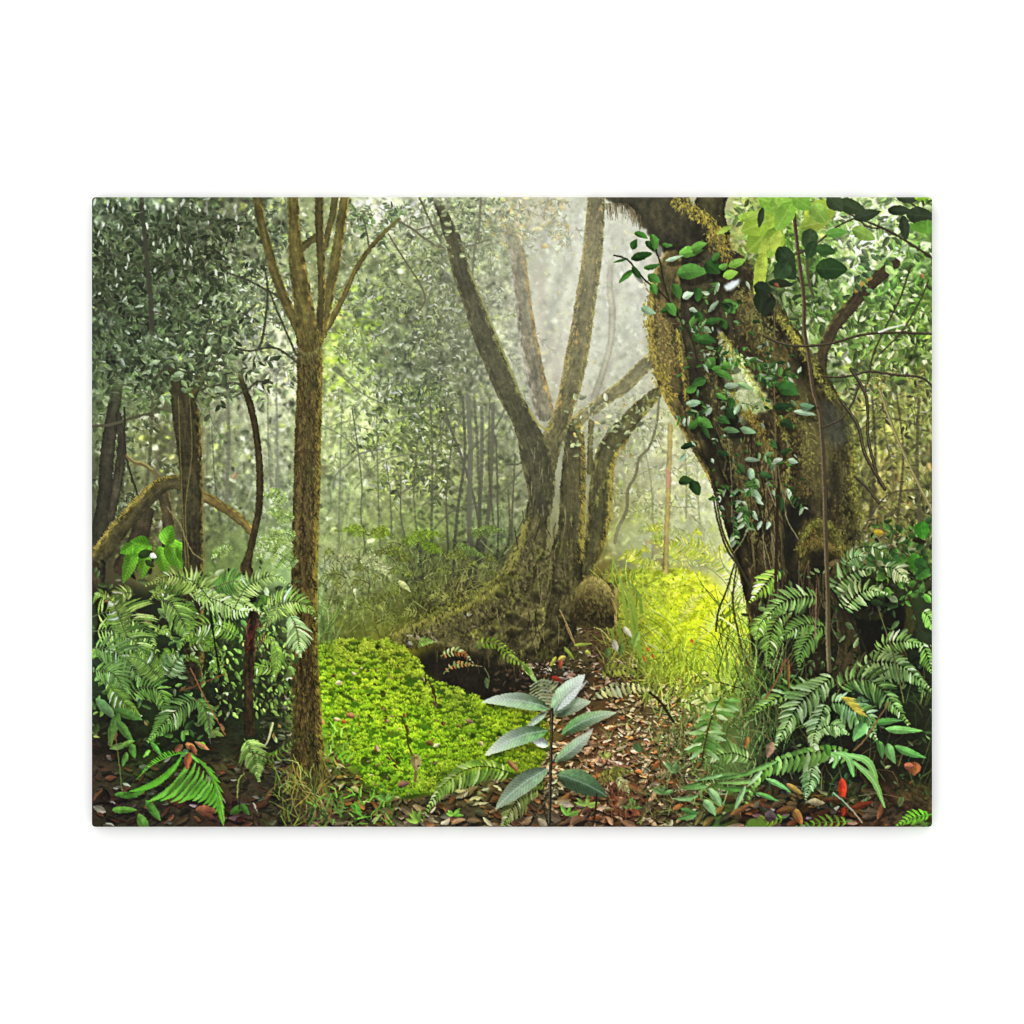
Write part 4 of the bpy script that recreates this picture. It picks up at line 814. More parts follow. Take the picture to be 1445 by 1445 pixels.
# ---- frond: rachis from base to tip, leaflets on both sides
def frond(pts, n, lmax, wd, cols, idn, spread=1.15, sides=(1, 1), teeth=0, rach='4c4a2c', shape=.35, droop=0.0, hi=0.0, hicol='c8d4b8', dark=.0, start=.06, two=.12, len2=None, rw=.9, guide=0.15, tips=None, jit=.06, taper=1.0, fine=False):
    P = spline(pts, 4); m = len(P) - 1
    seq = []
    for k in range(n):
        t = start + (1 - start) * (k + .5) / n
        f = t * m; i = min(m - 1, int(f)); p = P[i] + (P[i + 1] - P[i]) * (f - i)
        d = P[i + 1] - P[i]; a0 = math.atan2(d[1], d[0])
        prof = (min(1, .35 + t / shape * .65)) if t < shape else ((1 - t) / (1 - shape)) ** taper
        seq.append((p, a0, max(.12, prof), t))
    stroke(pts, rw, rw * .5, rach, idn)
    for p, a0, prof, t in seq:
        for sd, on in ((-1, sides[0]), (1, sides[1])):
            if not on: continue
            l = lmax * prof * on * rng.uniform(.9, 1.08)
            a = a0 + sd * (spread * (1 - .35 * t)) + rng.normal(0, jit)
            if droop:                      # leaflets hang towards the ground
                a = math.atan2(math.sin(a) + droop, math.cos(a))
            c = mix(C(cols[int(rng.integers(0, len(cols)))]), g_at(p[0], p[1]), guide) * rng.uniform(.85, 1.12)
            c = np.clip(c * np.array([1.04, 1.0, .84], np.float32), 0, 1)
            if hi and rng.random() < hi: c = mix(c, C(hicol), rng.uniform(.4, .9))
            tp = np.clip(c * rng.uniform(.7, 1.0), 0, 1) if tips is None else C(tips)
            if fine and l > 7:                     # twice-cut leaflets
                ca, sa = math.cos(a), math.sin(a); nn = max(4, int(l / 2.3)); kk = rng.normal(0, .12)
                for q in range(nn):
                    f = (q + .4) / nn; qx, qy = p[0] + ca * l * f, p[1] + sa * l * f + f * f * l * .12
                    ll = wd * .75 * (1 - f) ** .6 + 1.2; cq = np.clip(c * rng.uniform(.78, 1.2), 0, 1)
                    leaf(qx, qy, ll, 1.9, a + 1.1 + kk, cq, idn, two=0); leaf(qx, qy, ll, 1.9, a - 1.1 + kk, np.clip(cq * .88, 0, 1), idn, two=0)
                continue
            leaf(p[0], p[1], l, max(1.2, wd * (.55 + .45 * prof)), a, np.clip(c, 0, 1), idn, teeth=teeth, two=two, bend=sd * l * .06, tip=tp, rib=.2 if wd > 4 else 0, skew=.2, soft=.8)

# far undergrowth of ferns and blades
blades(rect_w(455, 780, 720, 900, 14), 700, (10, 34), .8, ['5c6a34', '7a8a4c', '3c4426', '6a7a3c', '8a9468', '50482c', '2e3420'], lean=(.1, .6), alpha=.8)
for pts, l, c in [([(520, 755), (500, 745), (478, 750)], 12, '7ca03c'), ([(520, 755), (540, 748), (556, 757)], 12, '86a83c'), ([(565, 768), (590, 755), (615, 752), (630, 760)], 14, '78a030'), ([(565, 770), (556, 776), (548, 784)], 9, '7aa030'),
                  ([(590, 765), (610, 770), (628, 782)], 12, '6c9430'), ([(505, 790), (525, 788), (550, 805)], 17, 'a4b498'), ([(505, 788), (480, 785), (462, 790)], 14, '94a284'), ([(530, 792), (545, 800), (552, 820)], 12, 'b4c0a8'),
                  ([(560, 818), (572, 826), (580, 836)], 7, 'b4c0a4'), ([(470, 800), (476, 820), (480, 836)], 10, '7c8c4c'), ([(660, 755), (690, 745), (715, 750)], 12, '6c8850'), ([(640, 765), (665, 775), (690, 790)], 11, '688850')]:
    frond(pts, 12, l, 3.6, [c], None, guide=.2, droop=.5, rach='5c5c38', spread=1.0, fine=True)
for _ in range(46):
    x = rng.uniform(455, 720); y = rng.uniform(770, 880); a = rng.choice([-1, 1]); l = rng.uniform(14, 32)
    c = rng.choice(['6c8444', '7c9450', '54683a', '8a9c6c', '5c6c34'])
    frond([(x, y), (x + a * l * .5, y - 6), (x + a * l, y + 4)], 9, l * .4, 2.4, [c], None, guide=.4, droop=.5, spread=1.0)
# root and stems in front of that
pm = np.isin(ID_keep, [E_MID]) & (YY < 930); IMG[pm] = IMG_keep[pm]; IDM[pm] = ID_keep[pm]

# the sunlit grass bank
bh = rect_w(868, 738, 1016, 806, 10) * (~np.isin(IDM, [E_BIG, E_GOLD, E_MID]))
IMG += (C('a4aa80') - IMG) * (.5 * bh)[..., None]
IMG *= (1 - .18 * bh * sstep(770, 803, YY))[..., None]
poly([(858, 815), (880, 806), (902, 803), (940, 802), (976, 806), (1006, 824), (1022, 846), (1042, 872), (1054, 892), (1062, 918), (1048, 934), (1000, 938), (960, 955), (925, 955), (902, 935), (886, 905), (868, 860)],
     'a0b820', 'e0ec48', E_GRASS, rough=3, seed=70, contrast=.7, feather=3, stretch=2)
for _ in range(2600):
    x = rng.uniform(862, 1062); y = rng.uniform(804, 950)
    if IDM[min(H - 1, int(y - PY0)), min(W - 1, int(x - PX0))] != E_GRASS: continue
    k = sstep(895, 985, x + rng.normal(0, 14)) * (1 - sstep(895, 945, y + rng.normal(0, 12)))
    c = mix(C(rng.choice(['7c9a24', '8cac28', '648420', 'a4bc30', 'b4c04c'])), C(rng.choice(['d4e024', 'e0ea3c', 'c4d41c', 'e8f060', 'b8c81c'])), min(1, k + .15))
    leaf(x, y, rng.uniform(3, 7), rng.uniform(1.4, 2.8), -1.57 + rng.normal(0, .9), c, E_GRASS, alpha=.75)
gm = (IDM == E_GRASS)
IMG *= (1 + gm * (.17 * look(T_MID, XX * 1.3, YY * 2) + .10 * look(T_FINE, XX, YY * 1.4) + .12 * look(T_BIG, XX * 2, YY * 2 + 60) - .16 * sstep(890, 945, YY) - .12 * (1 - sstep(870, 930, XX))))[..., None]
for x, y in ((975, 838), (989, 834), (950, 815), (946, 860), (992, 855), (964, 826), (1010, 868)):
    leaf(x, y, 4, 2.4, rng.normal(0, 1), '6a6c20', E_GRASS, alpha=.8)
# misty light on the slope behind it, with ferns in the sun
for _ in range(40):
    x = rng.uniform(905, 1040); y = rng.uniform(745, 806)
    if x > 1000 + (y - 745) * .6: continue
    a = rng.choice([-1, 1]); l = rng.uniform(16, 34); c = rng.choice(['c4d84c', 'b0c858', '9ab858', 'd0dc8c', 'a8c090', 'c8d8a8'])
    frond([(x, y), (x + a * l * .5, y - 7), (x + a * l, y + 5)], 10, l * .38, 2.4, [c], None, guide=.3, droop=.5, rach='a0a85c', spread=1.0)
poly([(1000, 745), (1022, 720), (1036, 760), (1050, 805), (1060, 850), (1054, 876), (1034, 846), (1012, 815), (1002, 780)], 'b4bc80', 'dce0b0', None, rough=4, seed=71, feather=5, alpha=.75, contrast=.7)
for pts, l in [([(1000, 800), (985, 776), (955, 764), (925, 772)], 20), ([(1040, 830), (1025, 800), (1000, 782), (975, 790)], 18), ([(960, 790), (945, 770), (920, 765)], 14), ([(905, 800), (890, 780), (872, 790)], 14), ([(1010, 780), (1030, 770), (1040, 790)], 12)]:
    frond(pts, 18, l, 3.0, ['b8d048', 'd0e060', 'a0c040', 'dce890'], None, guide=.15, droop=.4, rach='b0b858')
for _ in range(420):
    x = rng.uniform(890, 1050); y = rng.uniform(806, 935)
    if IDM[min(H - 1, int(y - PY0)), min(W - 1, int(x - PX0))] != E_GRASS: continue
    leaf(x, y, rng.uniform(2, 6), rng.uniform(1.2, 2.6), rng.normal(-1.2, .8), mix(C(rng.choice(['8ca01c', 'a4b428', '748c1c', 'eef48c', 'e4ee70'])), g_at(x, y), .25), E_GRASS, alpha=.7)
for pts in ([(985, 905), (1004, 872), (1030, 848), (1046, 838)], [(1015, 930), (1030, 890), (1050, 862)], [(958, 880), (975, 850), (1000, 836)]):
    frond(pts, 16, 12, 2.4, ['d4e0a0', 'c0d080', 'e4ecc0'], E_GRASS, guide=.1, droop=.2, rach='b8c880')
blades(rect_w(905, 830, 1050, 925, 10), 80, (5, 16), .6, ['b8cc30', 'e4ec60', '94ac28', 'd0dc48'], lean=(.5, .6), idn=E_GRASS, guide=.2)
for _ in range(46):
    x = rng.uniform(866, 925); y = rng.uniform(820, 930); l = rng.uniform(22, 60)
    stroke([(x, y), (x + l * .45, y + l * .28), (x + l * .8, y + l * .75)], .9, .4, rng.choice(['a8c448', '8cac34', 'c4d870', '6c8c30', 'dce8a8']), E_GRASS, alpha=.75)
# blades and weeds of the bank
GB = ['8cac30', 'a4c040', '6c8c2c', 'b8cc58', '54742c', 'c4d87c', '94b844']
blades(rect_w(855, 825, 905, 960, 10), 190, (14, 44), 1.0, GB, lean=(-.25, .55), idn=E_GRASS, guide=.35)
blades(rect_w(900, 925, 1060, 990, 12), 420, (12, 40), .9, GB + ['5c8038', '7c9c50'], lean=(.15, .6), idn=E_GRASS, guide=.35)
blades(rect_w(1010, 840, 1075, 1000, 10), 150, (30, 90), .8, ['3a4a24', '5c7834', '8ca048', '2c3820'], lean=(.1, .4), idn=E_GRASS, guide=.2)
for _ in range(16):
    x = rng.uniform(865, 905); y = rng.uniform(860, 930); l = rng.uniform(40, 80)
    stroke([(x, y), (x - 4, y - l * .5), (x - 14 + rng.normal(0, 10), y - l)], 2.6, .6, rng.choice(['7aa038', '8cb440', '94b84c', '6a9030']), E_GRASS, alpha=.85)
for x, y, l, a, c in ((878, 905, 22, 1.7, '6a9440'), (890, 893, 26, 1.4, '7ca84c'), (902, 890, 26, 1.9, '88b454'), (866, 902, 18, 1.3, 'b0c4b0'), (880, 884, 18, .9, 'c0d0bc'), (858, 912, 16, 1.6, '5c8440')):
    leaf(x, y, l, 8, a, c, E_GRASS, rib=.3)
for x, y in ((913, 912), (920, 922), (908, 925), (975, 900)):
    leaf(x, y, 8, 4, 1.2, 'c87838', E_GRASS)
stroke([(1012, 868), (1030, 880), (1045, 895)], 1.2, .6, 'dce4b8', E_GRASS)
stroke([(1000, 890), (1014, 866), (1034, 846)], 1.8, .8, 'c4d4a0', E_GRASS, alpha=.8)
pm = np.isin(ID_keep, [E_BIG, E_STUMP, E_GOLD]) & (YY < 945); IMG[pm] = IMG_keep[pm]; IDM[pm] = ID_keep[pm]
for pts in ([(1006, 700), (1014, 740), (1026, 775), (1042, 798)], [(1008, 690), (1020, 750), (1040, 792), (1060, 830)], [(1036, 795), (1026, 830), (1014, 860), (1010, 890)], [(1040, 790), (1034, 850), (1046, 910), (1060, 950)]):
    stroke(pts, 1.2, 1.6, '3c3a24', E_BIG, alpha=.9)

# ---- the moss mound
MP = [(444, 916), (460, 908), (480, 904), (510, 903), (540, 904), (560, 910), (577, 922), (592, 942), (603, 957), (626, 966), (652, 976), (674, 987), (694, 1001), (740, 1003), (766, 1012), (772, 1040), (766, 1066), (750, 1086), (722, 1090), (690, 1084), (655, 1098), (622, 1116), (590, 1120), (560, 1122), (530, 1112), (520, 1096), (500, 1076), (474, 1058), (458, 1038), (450, 1000), (446, 950)]
poly(MP, '33520f', '54801a', E_MOSS, rough=3, seed=80, feather=.8)
MB = box(436, 896, 780, 1130)
mossm = np.zeros((H, W), np.float32); mossm[MB[2]:MB[3], MB[0]:MB[1]] = poly_mask([tuple(p) for p in spline(MP + [MP[0]], 6)[:-1]], MB)
xs, ys = in_w(mossm, 1500)
MPs = spline(MP + [MP[0]], 5); q_ = rng.integers(0, len(MPs), 150)
xs = np.append(xs, MPs[q_, 0] + rng.normal(0, 2.5, 150)); ys = np.append(ys, MPs[q_, 1] + rng.normal(0, 2.5, 150)); o = np.argsort(ys)
for x, y in zip(xs[o], ys[o]):
    bn = float(look(T_MID, x * 1.4, y * 2.0)) * .5 + float(look(T_BIG, x * 2 + 40, y * 2.6)) * .5
    lit = .78 - (y - 905) / 420 + .42 * bn + (x - 560) / 1300 + rng.normal(0, .13)
    s = rng.uniform(4.2, 7.5) * (.8 + .35 * (y - 905) / 200)
    lit -= .0 if x > 480 else .12
    base = mix(C('5c8a12'), C('bcd838'), np.clip(lit, 0, 1))
    leaf(x - s * 1.05, y + s * .35, s * 2.1, s * 1.25, 0, base * .55, E_MOSS, two=0, soft=3, alpha=.6)
    for q in range(13):
        u_ = rng.uniform(-1, 1); h_ = math.sqrt(1 - u_ * u_) * rng.uniform(.1, 1)
        c = np.clip(mix(base, C('8a9438'), .14) * (.74 + .38 * h_) * rng.uniform(.88, 1.12), 0, 1)
        sx, sy = x + u_ * s * .85, y - h_ * s * .62
        leaf(sx, sy + 2.0, rng.uniform(2.4, 3.8), rng.uniform(1.5, 2.3), -1.57 + u_ * .9 + rng.normal(0, .25), c, E_MOSS, two=0, soft=1.0)
for x, y, w, h in ((534, 912, 5, 3), (513, 938, 5, 2), (557, 972, 6, 4), (541, 980, 4, 6), (508, 965, 4, 4), (490, 976, 12, 3), (575, 1028, 3, 6), (578, 1045, 4, 6), (667, 1037, 4, 6), (516, 1072, 8, 8), (562, 1075, 4, 6), (600, 960, 3, 6), (612, 975, 3, 8), (620, 995, 5, 5), (706, 1035, 5, 4), (545, 1090, 10, 6), (530, 1062, 6, 6)):
    leaf(x - w, y, 2 * w, h * 1.6, rng.normal(0, .3), '23300c', E_MOSS, alpha=.75, soft=2.5, two=0)
for x, y, l, w, a, c in ((478, 963, 11, 9, .2, 'd4d4cc'), (500, 948, 9, 6, .3, 'c4b8b0'), (510, 944, 6, 4, 0, 'b0a49c'), (495, 1008, 16, 12, .2, '8a6450'), (455, 1000, 16, 7, 1.1, '9a5a38'), (457, 1013, 14, 8, .9, 'b07858'), (476, 1012, 14, 7, .2, 'c4a898'), (486, 1016, 10, 8, .3, 'a86838'),
                         (546, 1016, 10, 8, .2, '8c7060'), (536, 1050, 13, 9, 1.2, '9c8878'), (607, 1046, 13, 10, .3, '6c4c34'), (617, 1053, 13, 7, -.5, 'd4c4bc'), (663, 1016, 13, 9, .2, '9a7a68'), (628, 1017, 9, 7, 1.2, '6a4830'), (648, 1022, 10, 6, .3, '7a6a3c'), (480, 1065, 18, 7, .9, '6c4838'), (550, 1066, 12, 4, .8, '5c4030'),
                         (560, 1078, 10, 4, .8, '5a3c2c'), (680, 1046, 12, 8, .8, 'b8a498'), (705, 1040, 10, 6, .2, '8a7060'), (574, 1005, 10, 4, 1.2, '7a5a30'), (600, 955, 8, 4, 1.2, 'a08868'), (616, 990, 10, 6, 1.1, '6c5444'), (502, 985, 8, 4, .5, '9a9a4c'), (570, 1108, 22, 14, -.25, '8a6450'), (728, 1072, 30, 10, .8, 'a07850')):
    l *= .8; w *= .75; leaf(x - l * .5, y, l, w, a, C(c) * .88, E_MOSS, two=.25, rib=.3, bend=rng.normal(0, 1))
leaf(587, 1063, 26, 14, 1.57, '8c7462', E_MOSS, rib=.5, ribcol='c4b4a8', skew=.5)
stroke([(587, 1088), (586, 1102)], 1.8, 1.4, '7c5c48', E_MOSS)
for pts in ([(566, 1010), (574, 1030), (576, 1050), (582, 1064)], [(604, 958), (612, 975), (616, 992)], [(548, 1062), (556, 1074), (562, 1076)]):
    stroke(pts, 1, 1, '4c3420', E_MOSS)
for _ in range(90):
    i_ = rng.integers(0, len(xs)); x, y = xs[i_], ys[i_]
    if y < 925: continue
    leaf(x, y, rng.uniform(3, 8), rng.uniform(2, 4), rng.normal(0, .8), C(rng.choice(['6a4c34', '8a6c54', '4a3a20', '7c6a48', '3a3a14', 'a08a70'])) * rng.uniform(.7, 1.1), E_MOSS, two=.2, alpha=.85)
for _ in range(26):
    i_ = rng.integers(0, len(xs)); leaf(xs[i_] - 5, ys[i_], rng.uniform(6, 13), rng.uniform(3, 6), rng.normal(0, .4), '2c3c0c', E_MOSS, two=0, alpha=.6, soft=3)
# grass tufts left of the mound
blades(rect_w(455, 1025, 495, 1080, 6), 26, (10, 26), 1.2, ['5c9a34', '78b040', '487c2c', '8ab85c'], idn=E_MOSS, guide=.1)
blades(rect_w(440, 860, 470, 910, 6), 60, (16, 46), .9, ['8ca060', '6c8840', '54703a'], guide=.2)
pm = np.isin(ID_keep, [E_SLIM]); IMG[pm] = IMG_keep[pm]; IDM[pm] = ID_keep[pm]
for _ in range(180):
    x = rng.uniform(408, 462); y = rng.uniform(1075, 1110)
    stroke([(x, y), (x + (x - 435) * .2, y + rng.uniform(8, 30))], .8, .4, rng.choice(['4a4420', '6a5c2c', '33301a', '7a7434']), E_SLIM, alpha=.8)
blades(rect_w(385, 1100, 470, 1170, 8), 90, (14, 48), 1.0, ['5c6c24', '7c8c38', '3c4c1c', '8a7838', '94a054'], lean=(.1, .7), guide=.1)
blades(rect_w(430, 1120, 560, 1170, 8), 90, (8, 26), 1.3, ['5c9434', '6ca83c', '3c6424', '84b04c'], lean=(0, .8), guide=.15)

# ---- 5. ferns and plants at the left
DF = ['54802f', '44702a', '64903c', '3a5c26', '74a048']
PF = ['7ca04c', '6a9240', '8cb060', '5a8038', '9cbc74', '4a7030']
w_lf = rect_w(128, 800, 412, 1050, 14)
ds = rect_w(110, 830, 404, 1070, 16) * np.where(np.isin(IDM, [E_SLIM, E_DARK, E_MOSS]), 0, 1)
IMG += (C('161a10') - IMG) * (.72 * ds)[..., None]
# leafy filler
foliage(w_lf, 420, (6, 16), [(3, C('3c5a2c'), .6, .9), (2.5, C('1e2418'), .75, .9), (2, C('5c7c44'), .6, 1.0), (1.2, C('7ca04c'), .6, 1.05), (.6, GRY, .6, 1.1), (.25, C('8a5c40'), .6, 1.)], asp=.42, sig=.14, clump=.6)
foliage(rect_w(290, 880, 412, 1000, 10), 300, (5, 12), [(3, C('4c6430'), .6, 1.), (2, C('6c8c40'), .6, 1.05), (2, C('1c1e14'), .8, 1)], asp=.4, ang=(1.4, .5))
for _ in range(34):
    x = rng.uniform(140, 400); y = rng.uniform(810, 970); a = rng.choice([-1, 1]); l = rng.uniform(22, 48)
    frond([(x, y), (x + a * l * .5, y - 8), (x + a * l, y + 10)], 12, l * .34, 3.0, [rng.choice(DF + PF[:2])], E_FERN if x < 260 else None, guide=.15, droop=.45, spread=1.05, hi=.08, fine=rng.random() < .2)
for pts, l in [([(420, 760), (400, 752), (375, 760), (358, 780)], 20), ([(418, 800), (395, 782), (372, 778), (360, 790)], 20), ([(415, 775), (392, 765), (370, 772)], 16), ([(410, 705), (385, 695), (365, 700)], 12), ([(415, 735), (395, 722), (372, 722)], 14), ([(330, 770), (310, 776), (296, 790)], 14)]:
    frond(pts, 18, l, 3.8, ['84a468', '6c9050', '9cb884', '7a9c5c'], E_FERN, droop=.6, hi=.18, guide=.1, rach='5c6c48', fine=True)
# bright lobed leaf
for x, y, l, w, a, c in ((192, 770, 56, 20, 1.9, '5c9c26'), (208, 775, 42, 18, 1.75, '649f28'), (225, 770, 44, 20, 1.3, '6aa62c'), (240, 760, 50, 30, 1.2, '69a52c'), (250, 770, 40, 22, .8, '5f9a28'), (215, 770, 36, 20, 2.8, '548e24'), (232, 768, 30, 22, -1.2, '70ac34'), (212, 772, 30, 26, 3.4, '5a9426'), (190, 768, 24, 16, 2.6, '5a9426')):
    leaf(x, y, l, w, a, c, E_LLEAF, rib=.35, two=.3, ribcol='8abc4c', skew=.35, veins=.2, tip='4c8620')
for x, y, l, w, a in ((195, 784, 22, 12, -.3), (205, 790, 16, 8, .6), (214, 780, 14, 6, 1.4)):
    leaf(x, y, l, w, a, '22301a', E_LLEAF, alpha=.8)
leaf(212, 782, 10, 8, .4, 'dce8e4', E_LLEAF)
pm = np.isin(ID_keep, [E_DARK, E_THIN]) & (YY < 815); IMG[pm] = IMG_keep[pm]; IDM[pm] = ID_keep[pm]
for pts, l, w, cols, hi in [
    ([(290, 812), (268, 818), (240, 822), (218, 830)], 16, 3.4, DF, .05),
    ([(255, 832), (285, 826), (320, 838), (352, 856), (372, 866)], 26, 4.2, ['9cb884', '8cac70', 'b0c89c'], .35),
    ([(270, 834), (310, 848), (340, 862), (366, 858)], 20, 4, ['8cac70', '9cb884'], .35),
    ([(222, 846), (240, 850), (256, 872), (268, 904)], 24, 3.8, ['6c9448', '5c843c', '7ca458'], .04),
    ([(300, 830), (330, 820), (360, 830)], 18, 5, ['5c8c4c', '4c7c3c'], .1),
    ([(190, 838), (176, 836), (156, 850)], 14, 3, PF, .1),
    ([(370, 868), (400, 850), (430, 852), (446, 872)], 20, 3.6, PF, .1),
    ([(372, 862), (392, 858), (366, 892)], 12, 3, ['6a8450', '5c7444'], .1),
    ([(408, 865), (418, 885), (424, 926)], 22, 4, ['8cac90', '7c9c80', 'a0bca4'], .2),
    ([(130, 870), (160, 862), (195, 876), (222, 918)], 34, 4, PF, .06),
    ([(130, 890), (165, 890), (196, 910), (208, 940)], 32, 4, PF, .06),
    ([(128, 915), (150, 915), (180, 930), (200, 965)], 30, 4, ['5c8048', '6c9058', '4c7038'], .04),
    ([(130, 945), (160, 950), (182, 985)], 24, 4, ['54783c', '64884c'], .04),
    ([(235, 955), (250, 930), (262, 925)], 16, 3, ['5c7c5c', '8ca494'], .2),
    ([(180, 985), (200, 970), (226, 975), (238, 1020)], 20, 4.4, ['4c7a34', '5c8c3c', '6c9c4c'], .05),
    ([(285, 985), (262, 992), (240, 1010), (208, 1046)], 22, 4.4, ['5c8450', '6c945c', '4c7440'], .06),
    ([(275, 985), (290, 1000), (296, 1040)], 16, 4, ['4c7a3c', '5c8c44'], .04)]:
    frond(pts, 22, l * 1.42, w * 1.05, cols, E_FERN, droop=.4, hi=hi * .45, guide=.05, rach='46502c', two=.2, jit=.08, teeth=int(l / 3.2))
for pts, l, cols in [([(300, 850), (275, 822), (240, 812), (205, 826)], 24, ['8cb05c', '7ca04c', '9cbc74']), ([(330, 860), (350, 826), (385, 812), (410, 826)], 22, ['8cac6c', '9cbc84', '7c9c5c']), ([(180, 900), (160, 850), (140, 838)], 20, ['7ca04c', '6a9240']), ([(340, 900), (300, 880), (270, 890), (250, 920)], 24, ['6a9240', '7ca04c', '5a8038']),
                    ([(385, 900), (392, 930), (384, 960)], 16, ['6a9240', '5a8038']), ([(230, 960), (200, 930), (170, 925)], 22, ['6a9240', '7ca450']), ([(150, 960), (170, 985), (200, 1010)], 22, ['5a8038', '6a9240'])]:
    frond(pts, 24, l, 3.2, cols, E_FERN, droop=.4, hi=.12, guide=.05, rach='4c5a30', two=.2, jit=.06, spread=1.2)
# pointed leaves and stems low at the left
for x, y, l, w, a, c in ((136, 985, 40, 14, .8, '5c7c50'), (160, 1000, 44, 13, .35, '487030'), (168, 1005, 46, 14, 1.9, '4c7834'), (158, 1020, 32, 10, 1.6, '4c7c34'), (165, 1015, 40, 12, .95, '4c7c34'), (185, 1048, 22, 11, 1.3, '54843c'), (178, 1050, 24, 9, 2.9, '5c8c44'), (180, 1060, 22, 8, 1.9, '4c7834'), (172, 1052, 20, 8, -.4, '5c8c3c'), (213, 1046, 26, 7, .9, '4c7a34'),
                         (162, 1120, 34, 9, .1, '4c8030'), (205, 1115, 36, 9, 2.9, '447428'), (158, 1142, 36, 10, 0, '5a9434'), (206, 1128, 36, 12, .95, '4c8430'), (196, 1148, 34, 14, 1.1, '5c9438'), (214, 1120, 24, 10, .6, '2c4820'), (325, 1148, 26, 10, -.6, '3c7424'), (340, 1134, 20, 9, .9, '3c6c2c'), (281, 1046, 14, 9, .9, '6c9c2c')):
    leaf(x, y, l, w, a, c, None, rib=.35, two=.14, skew=.3)
for pts, r, c in [([(294, 850), (302, 900), (309, 950), (313, 984)], 0.9, '14140f'), ([(298, 862), (304, 910), (312, 955), (315, 990)], .8, '14140f'), ([(269, 942), (280, 965), (290, 985), (318, 1036)], 1.0, '8a5838'), ([(255, 974), (280, 966), (318, 950)], 1.0, '6a4028'), ([(295, 1005), (297, 1048)], .9, '54484c'), ([(342, 1070), (340, 1105), (338, 1140)], 1.0, '2a2a20'), ([(335, 1125), (337, 1100), (345, 1090)], .9, '8ca04c'), ([(164, 1040), (170, 1090), (172, 1112)], .7, '6c7c38'), ([(415, 1085), (398, 1100), (378, 1118)], 1.1, '7c5c38'), ([(413, 1075), (418, 1100), (412, 1125), (420, 1150)], .9, '94883c'), ([(430, 1105), (450, 1130), (470, 1148)], .9, '8c7a44'), ([(385, 1020), (380, 1040), (374, 1052)], 1.6, 'a89c84')]:
    stroke(pts, r, r * .8, c, alpha=.9)
trunk([(358, 868, 7), (354, 900, 7), (352, 940, 7.5), (351, 985, 7), (352, 1032, 7)], '1c160e', '4a3c24', E_THIN, seed=90, edgeR='5c4c2c')
for _ in range(40):
    x = rng.uniform(345, 382); y = rng.uniform(872, 915)
    stroke([(x, y), (x + rng.normal(-3, 3), y + rng.uniform(6, 16))], .8, .5, rng.choice(['6c2c24', '7c4034', '3c1c18', '54382c']), alpha=.7)
# small pale fern, then the bright one
frond([(345, 1042), (352, 1052), (360, 1072), (366, 1102)], 20, 30, 4.4, ['6c9450', '5c843c', '7ca460', '8cae70'], E_FERN, spread=1.25, droop=.35, rach='54703a', shape=.2, guide=.05)
frond([(352, 1060), (385, 1068), (412, 1048), (424, 1040)], 12, 14, 3, ['54742c', '64843c'], E_FERN, guide=.1, droop=.3)
BF = ['58a02c', '66ac38', '4a8c26', '70b444', '529628']
for (x0, y0), (x1, y1), w in [((258, 1064), (182, 1116), 11), ((270, 1066), (208, 1131), 11), ((277, 1073), (226, 1130), 10), ((282, 1080), (240, 1132), 9.5), ((288, 1086), (251, 1133), 9), ((293, 1091), (262, 1129), 8.5), ((297, 1096), (271, 1130), 8), ((300, 1101), (279, 1132), 7.5), ((303, 1107), (286, 1136), 7), ((306, 1113), (292, 1138), 6.5), ((308, 1119), (298, 1143), 6), ((310, 1126), (303, 1147), 5.5),
                              ((262, 1060), (292, 1078), 6), ((280, 1070), (304, 1090), 6), ((288, 1078), (312, 1104), 6.5), ((296, 1090), (316, 1118), 6), ((302, 1102), (317, 1130), 5.5), ((307, 1114), (317, 1140), 5)]:
    l = math.hypot(x1 - x0, y1 - y0); a = math.atan2(y1 - y0, x1 - x0)
    c = C(rng.choice(BF))
    leaf(x0 + 1, y0 + 4, l, w, a, '16200e', E_BFERN, alpha=.45, two=0, soft=3)
    leaf(x0, y0, l, w, a, c, E_BFERN, teeth=max(5, int(l / 3.4)), rib=.3, two=.12, bend=-l * .13 if x1 < x0 else l * .05, tip=np.clip(c * 1.12, 0, 1), ribcol='8cd04c', skew=-.05)
frond([(262, 1062), (246, 1064), (216, 1078), (192, 1100)], 24, 10, 2.6, BF, E_BFERN, spread=1.3, guide=0, rach='5c9c2c', shape=.3, sides=(0, 1))
leaf(308, 1120, 46, 11, 1.4, '6cc034', E_BFERN, teeth=12, rib=.4, ribcol='a0e060')
stroke([(270, 1062), (290, 1082), (304, 1108), (312, 1140), (316, 1162)], 1.0, .8, '5c8c2c', E_BFERN)
for x, y, l, w, a, c in ((262, 1048, 20, 9, .6, 'a85c40'), (268, 1050, 18, 7, 1.0, '8c4434'), (258, 1050, 16, 9, 2.4, '7c4434'), (267, 1060, 26, 10, 1.7, '9c5034'), (275, 1046, 24, 7, .5, 'b46c50'), (276, 1142, 30, 14, .05, '8c5c3c'), (285, 1148, 20, 9, .3, '6c4830')):
    leaf(x, y, l, w, a, c, None, two=.2, rib=.3)
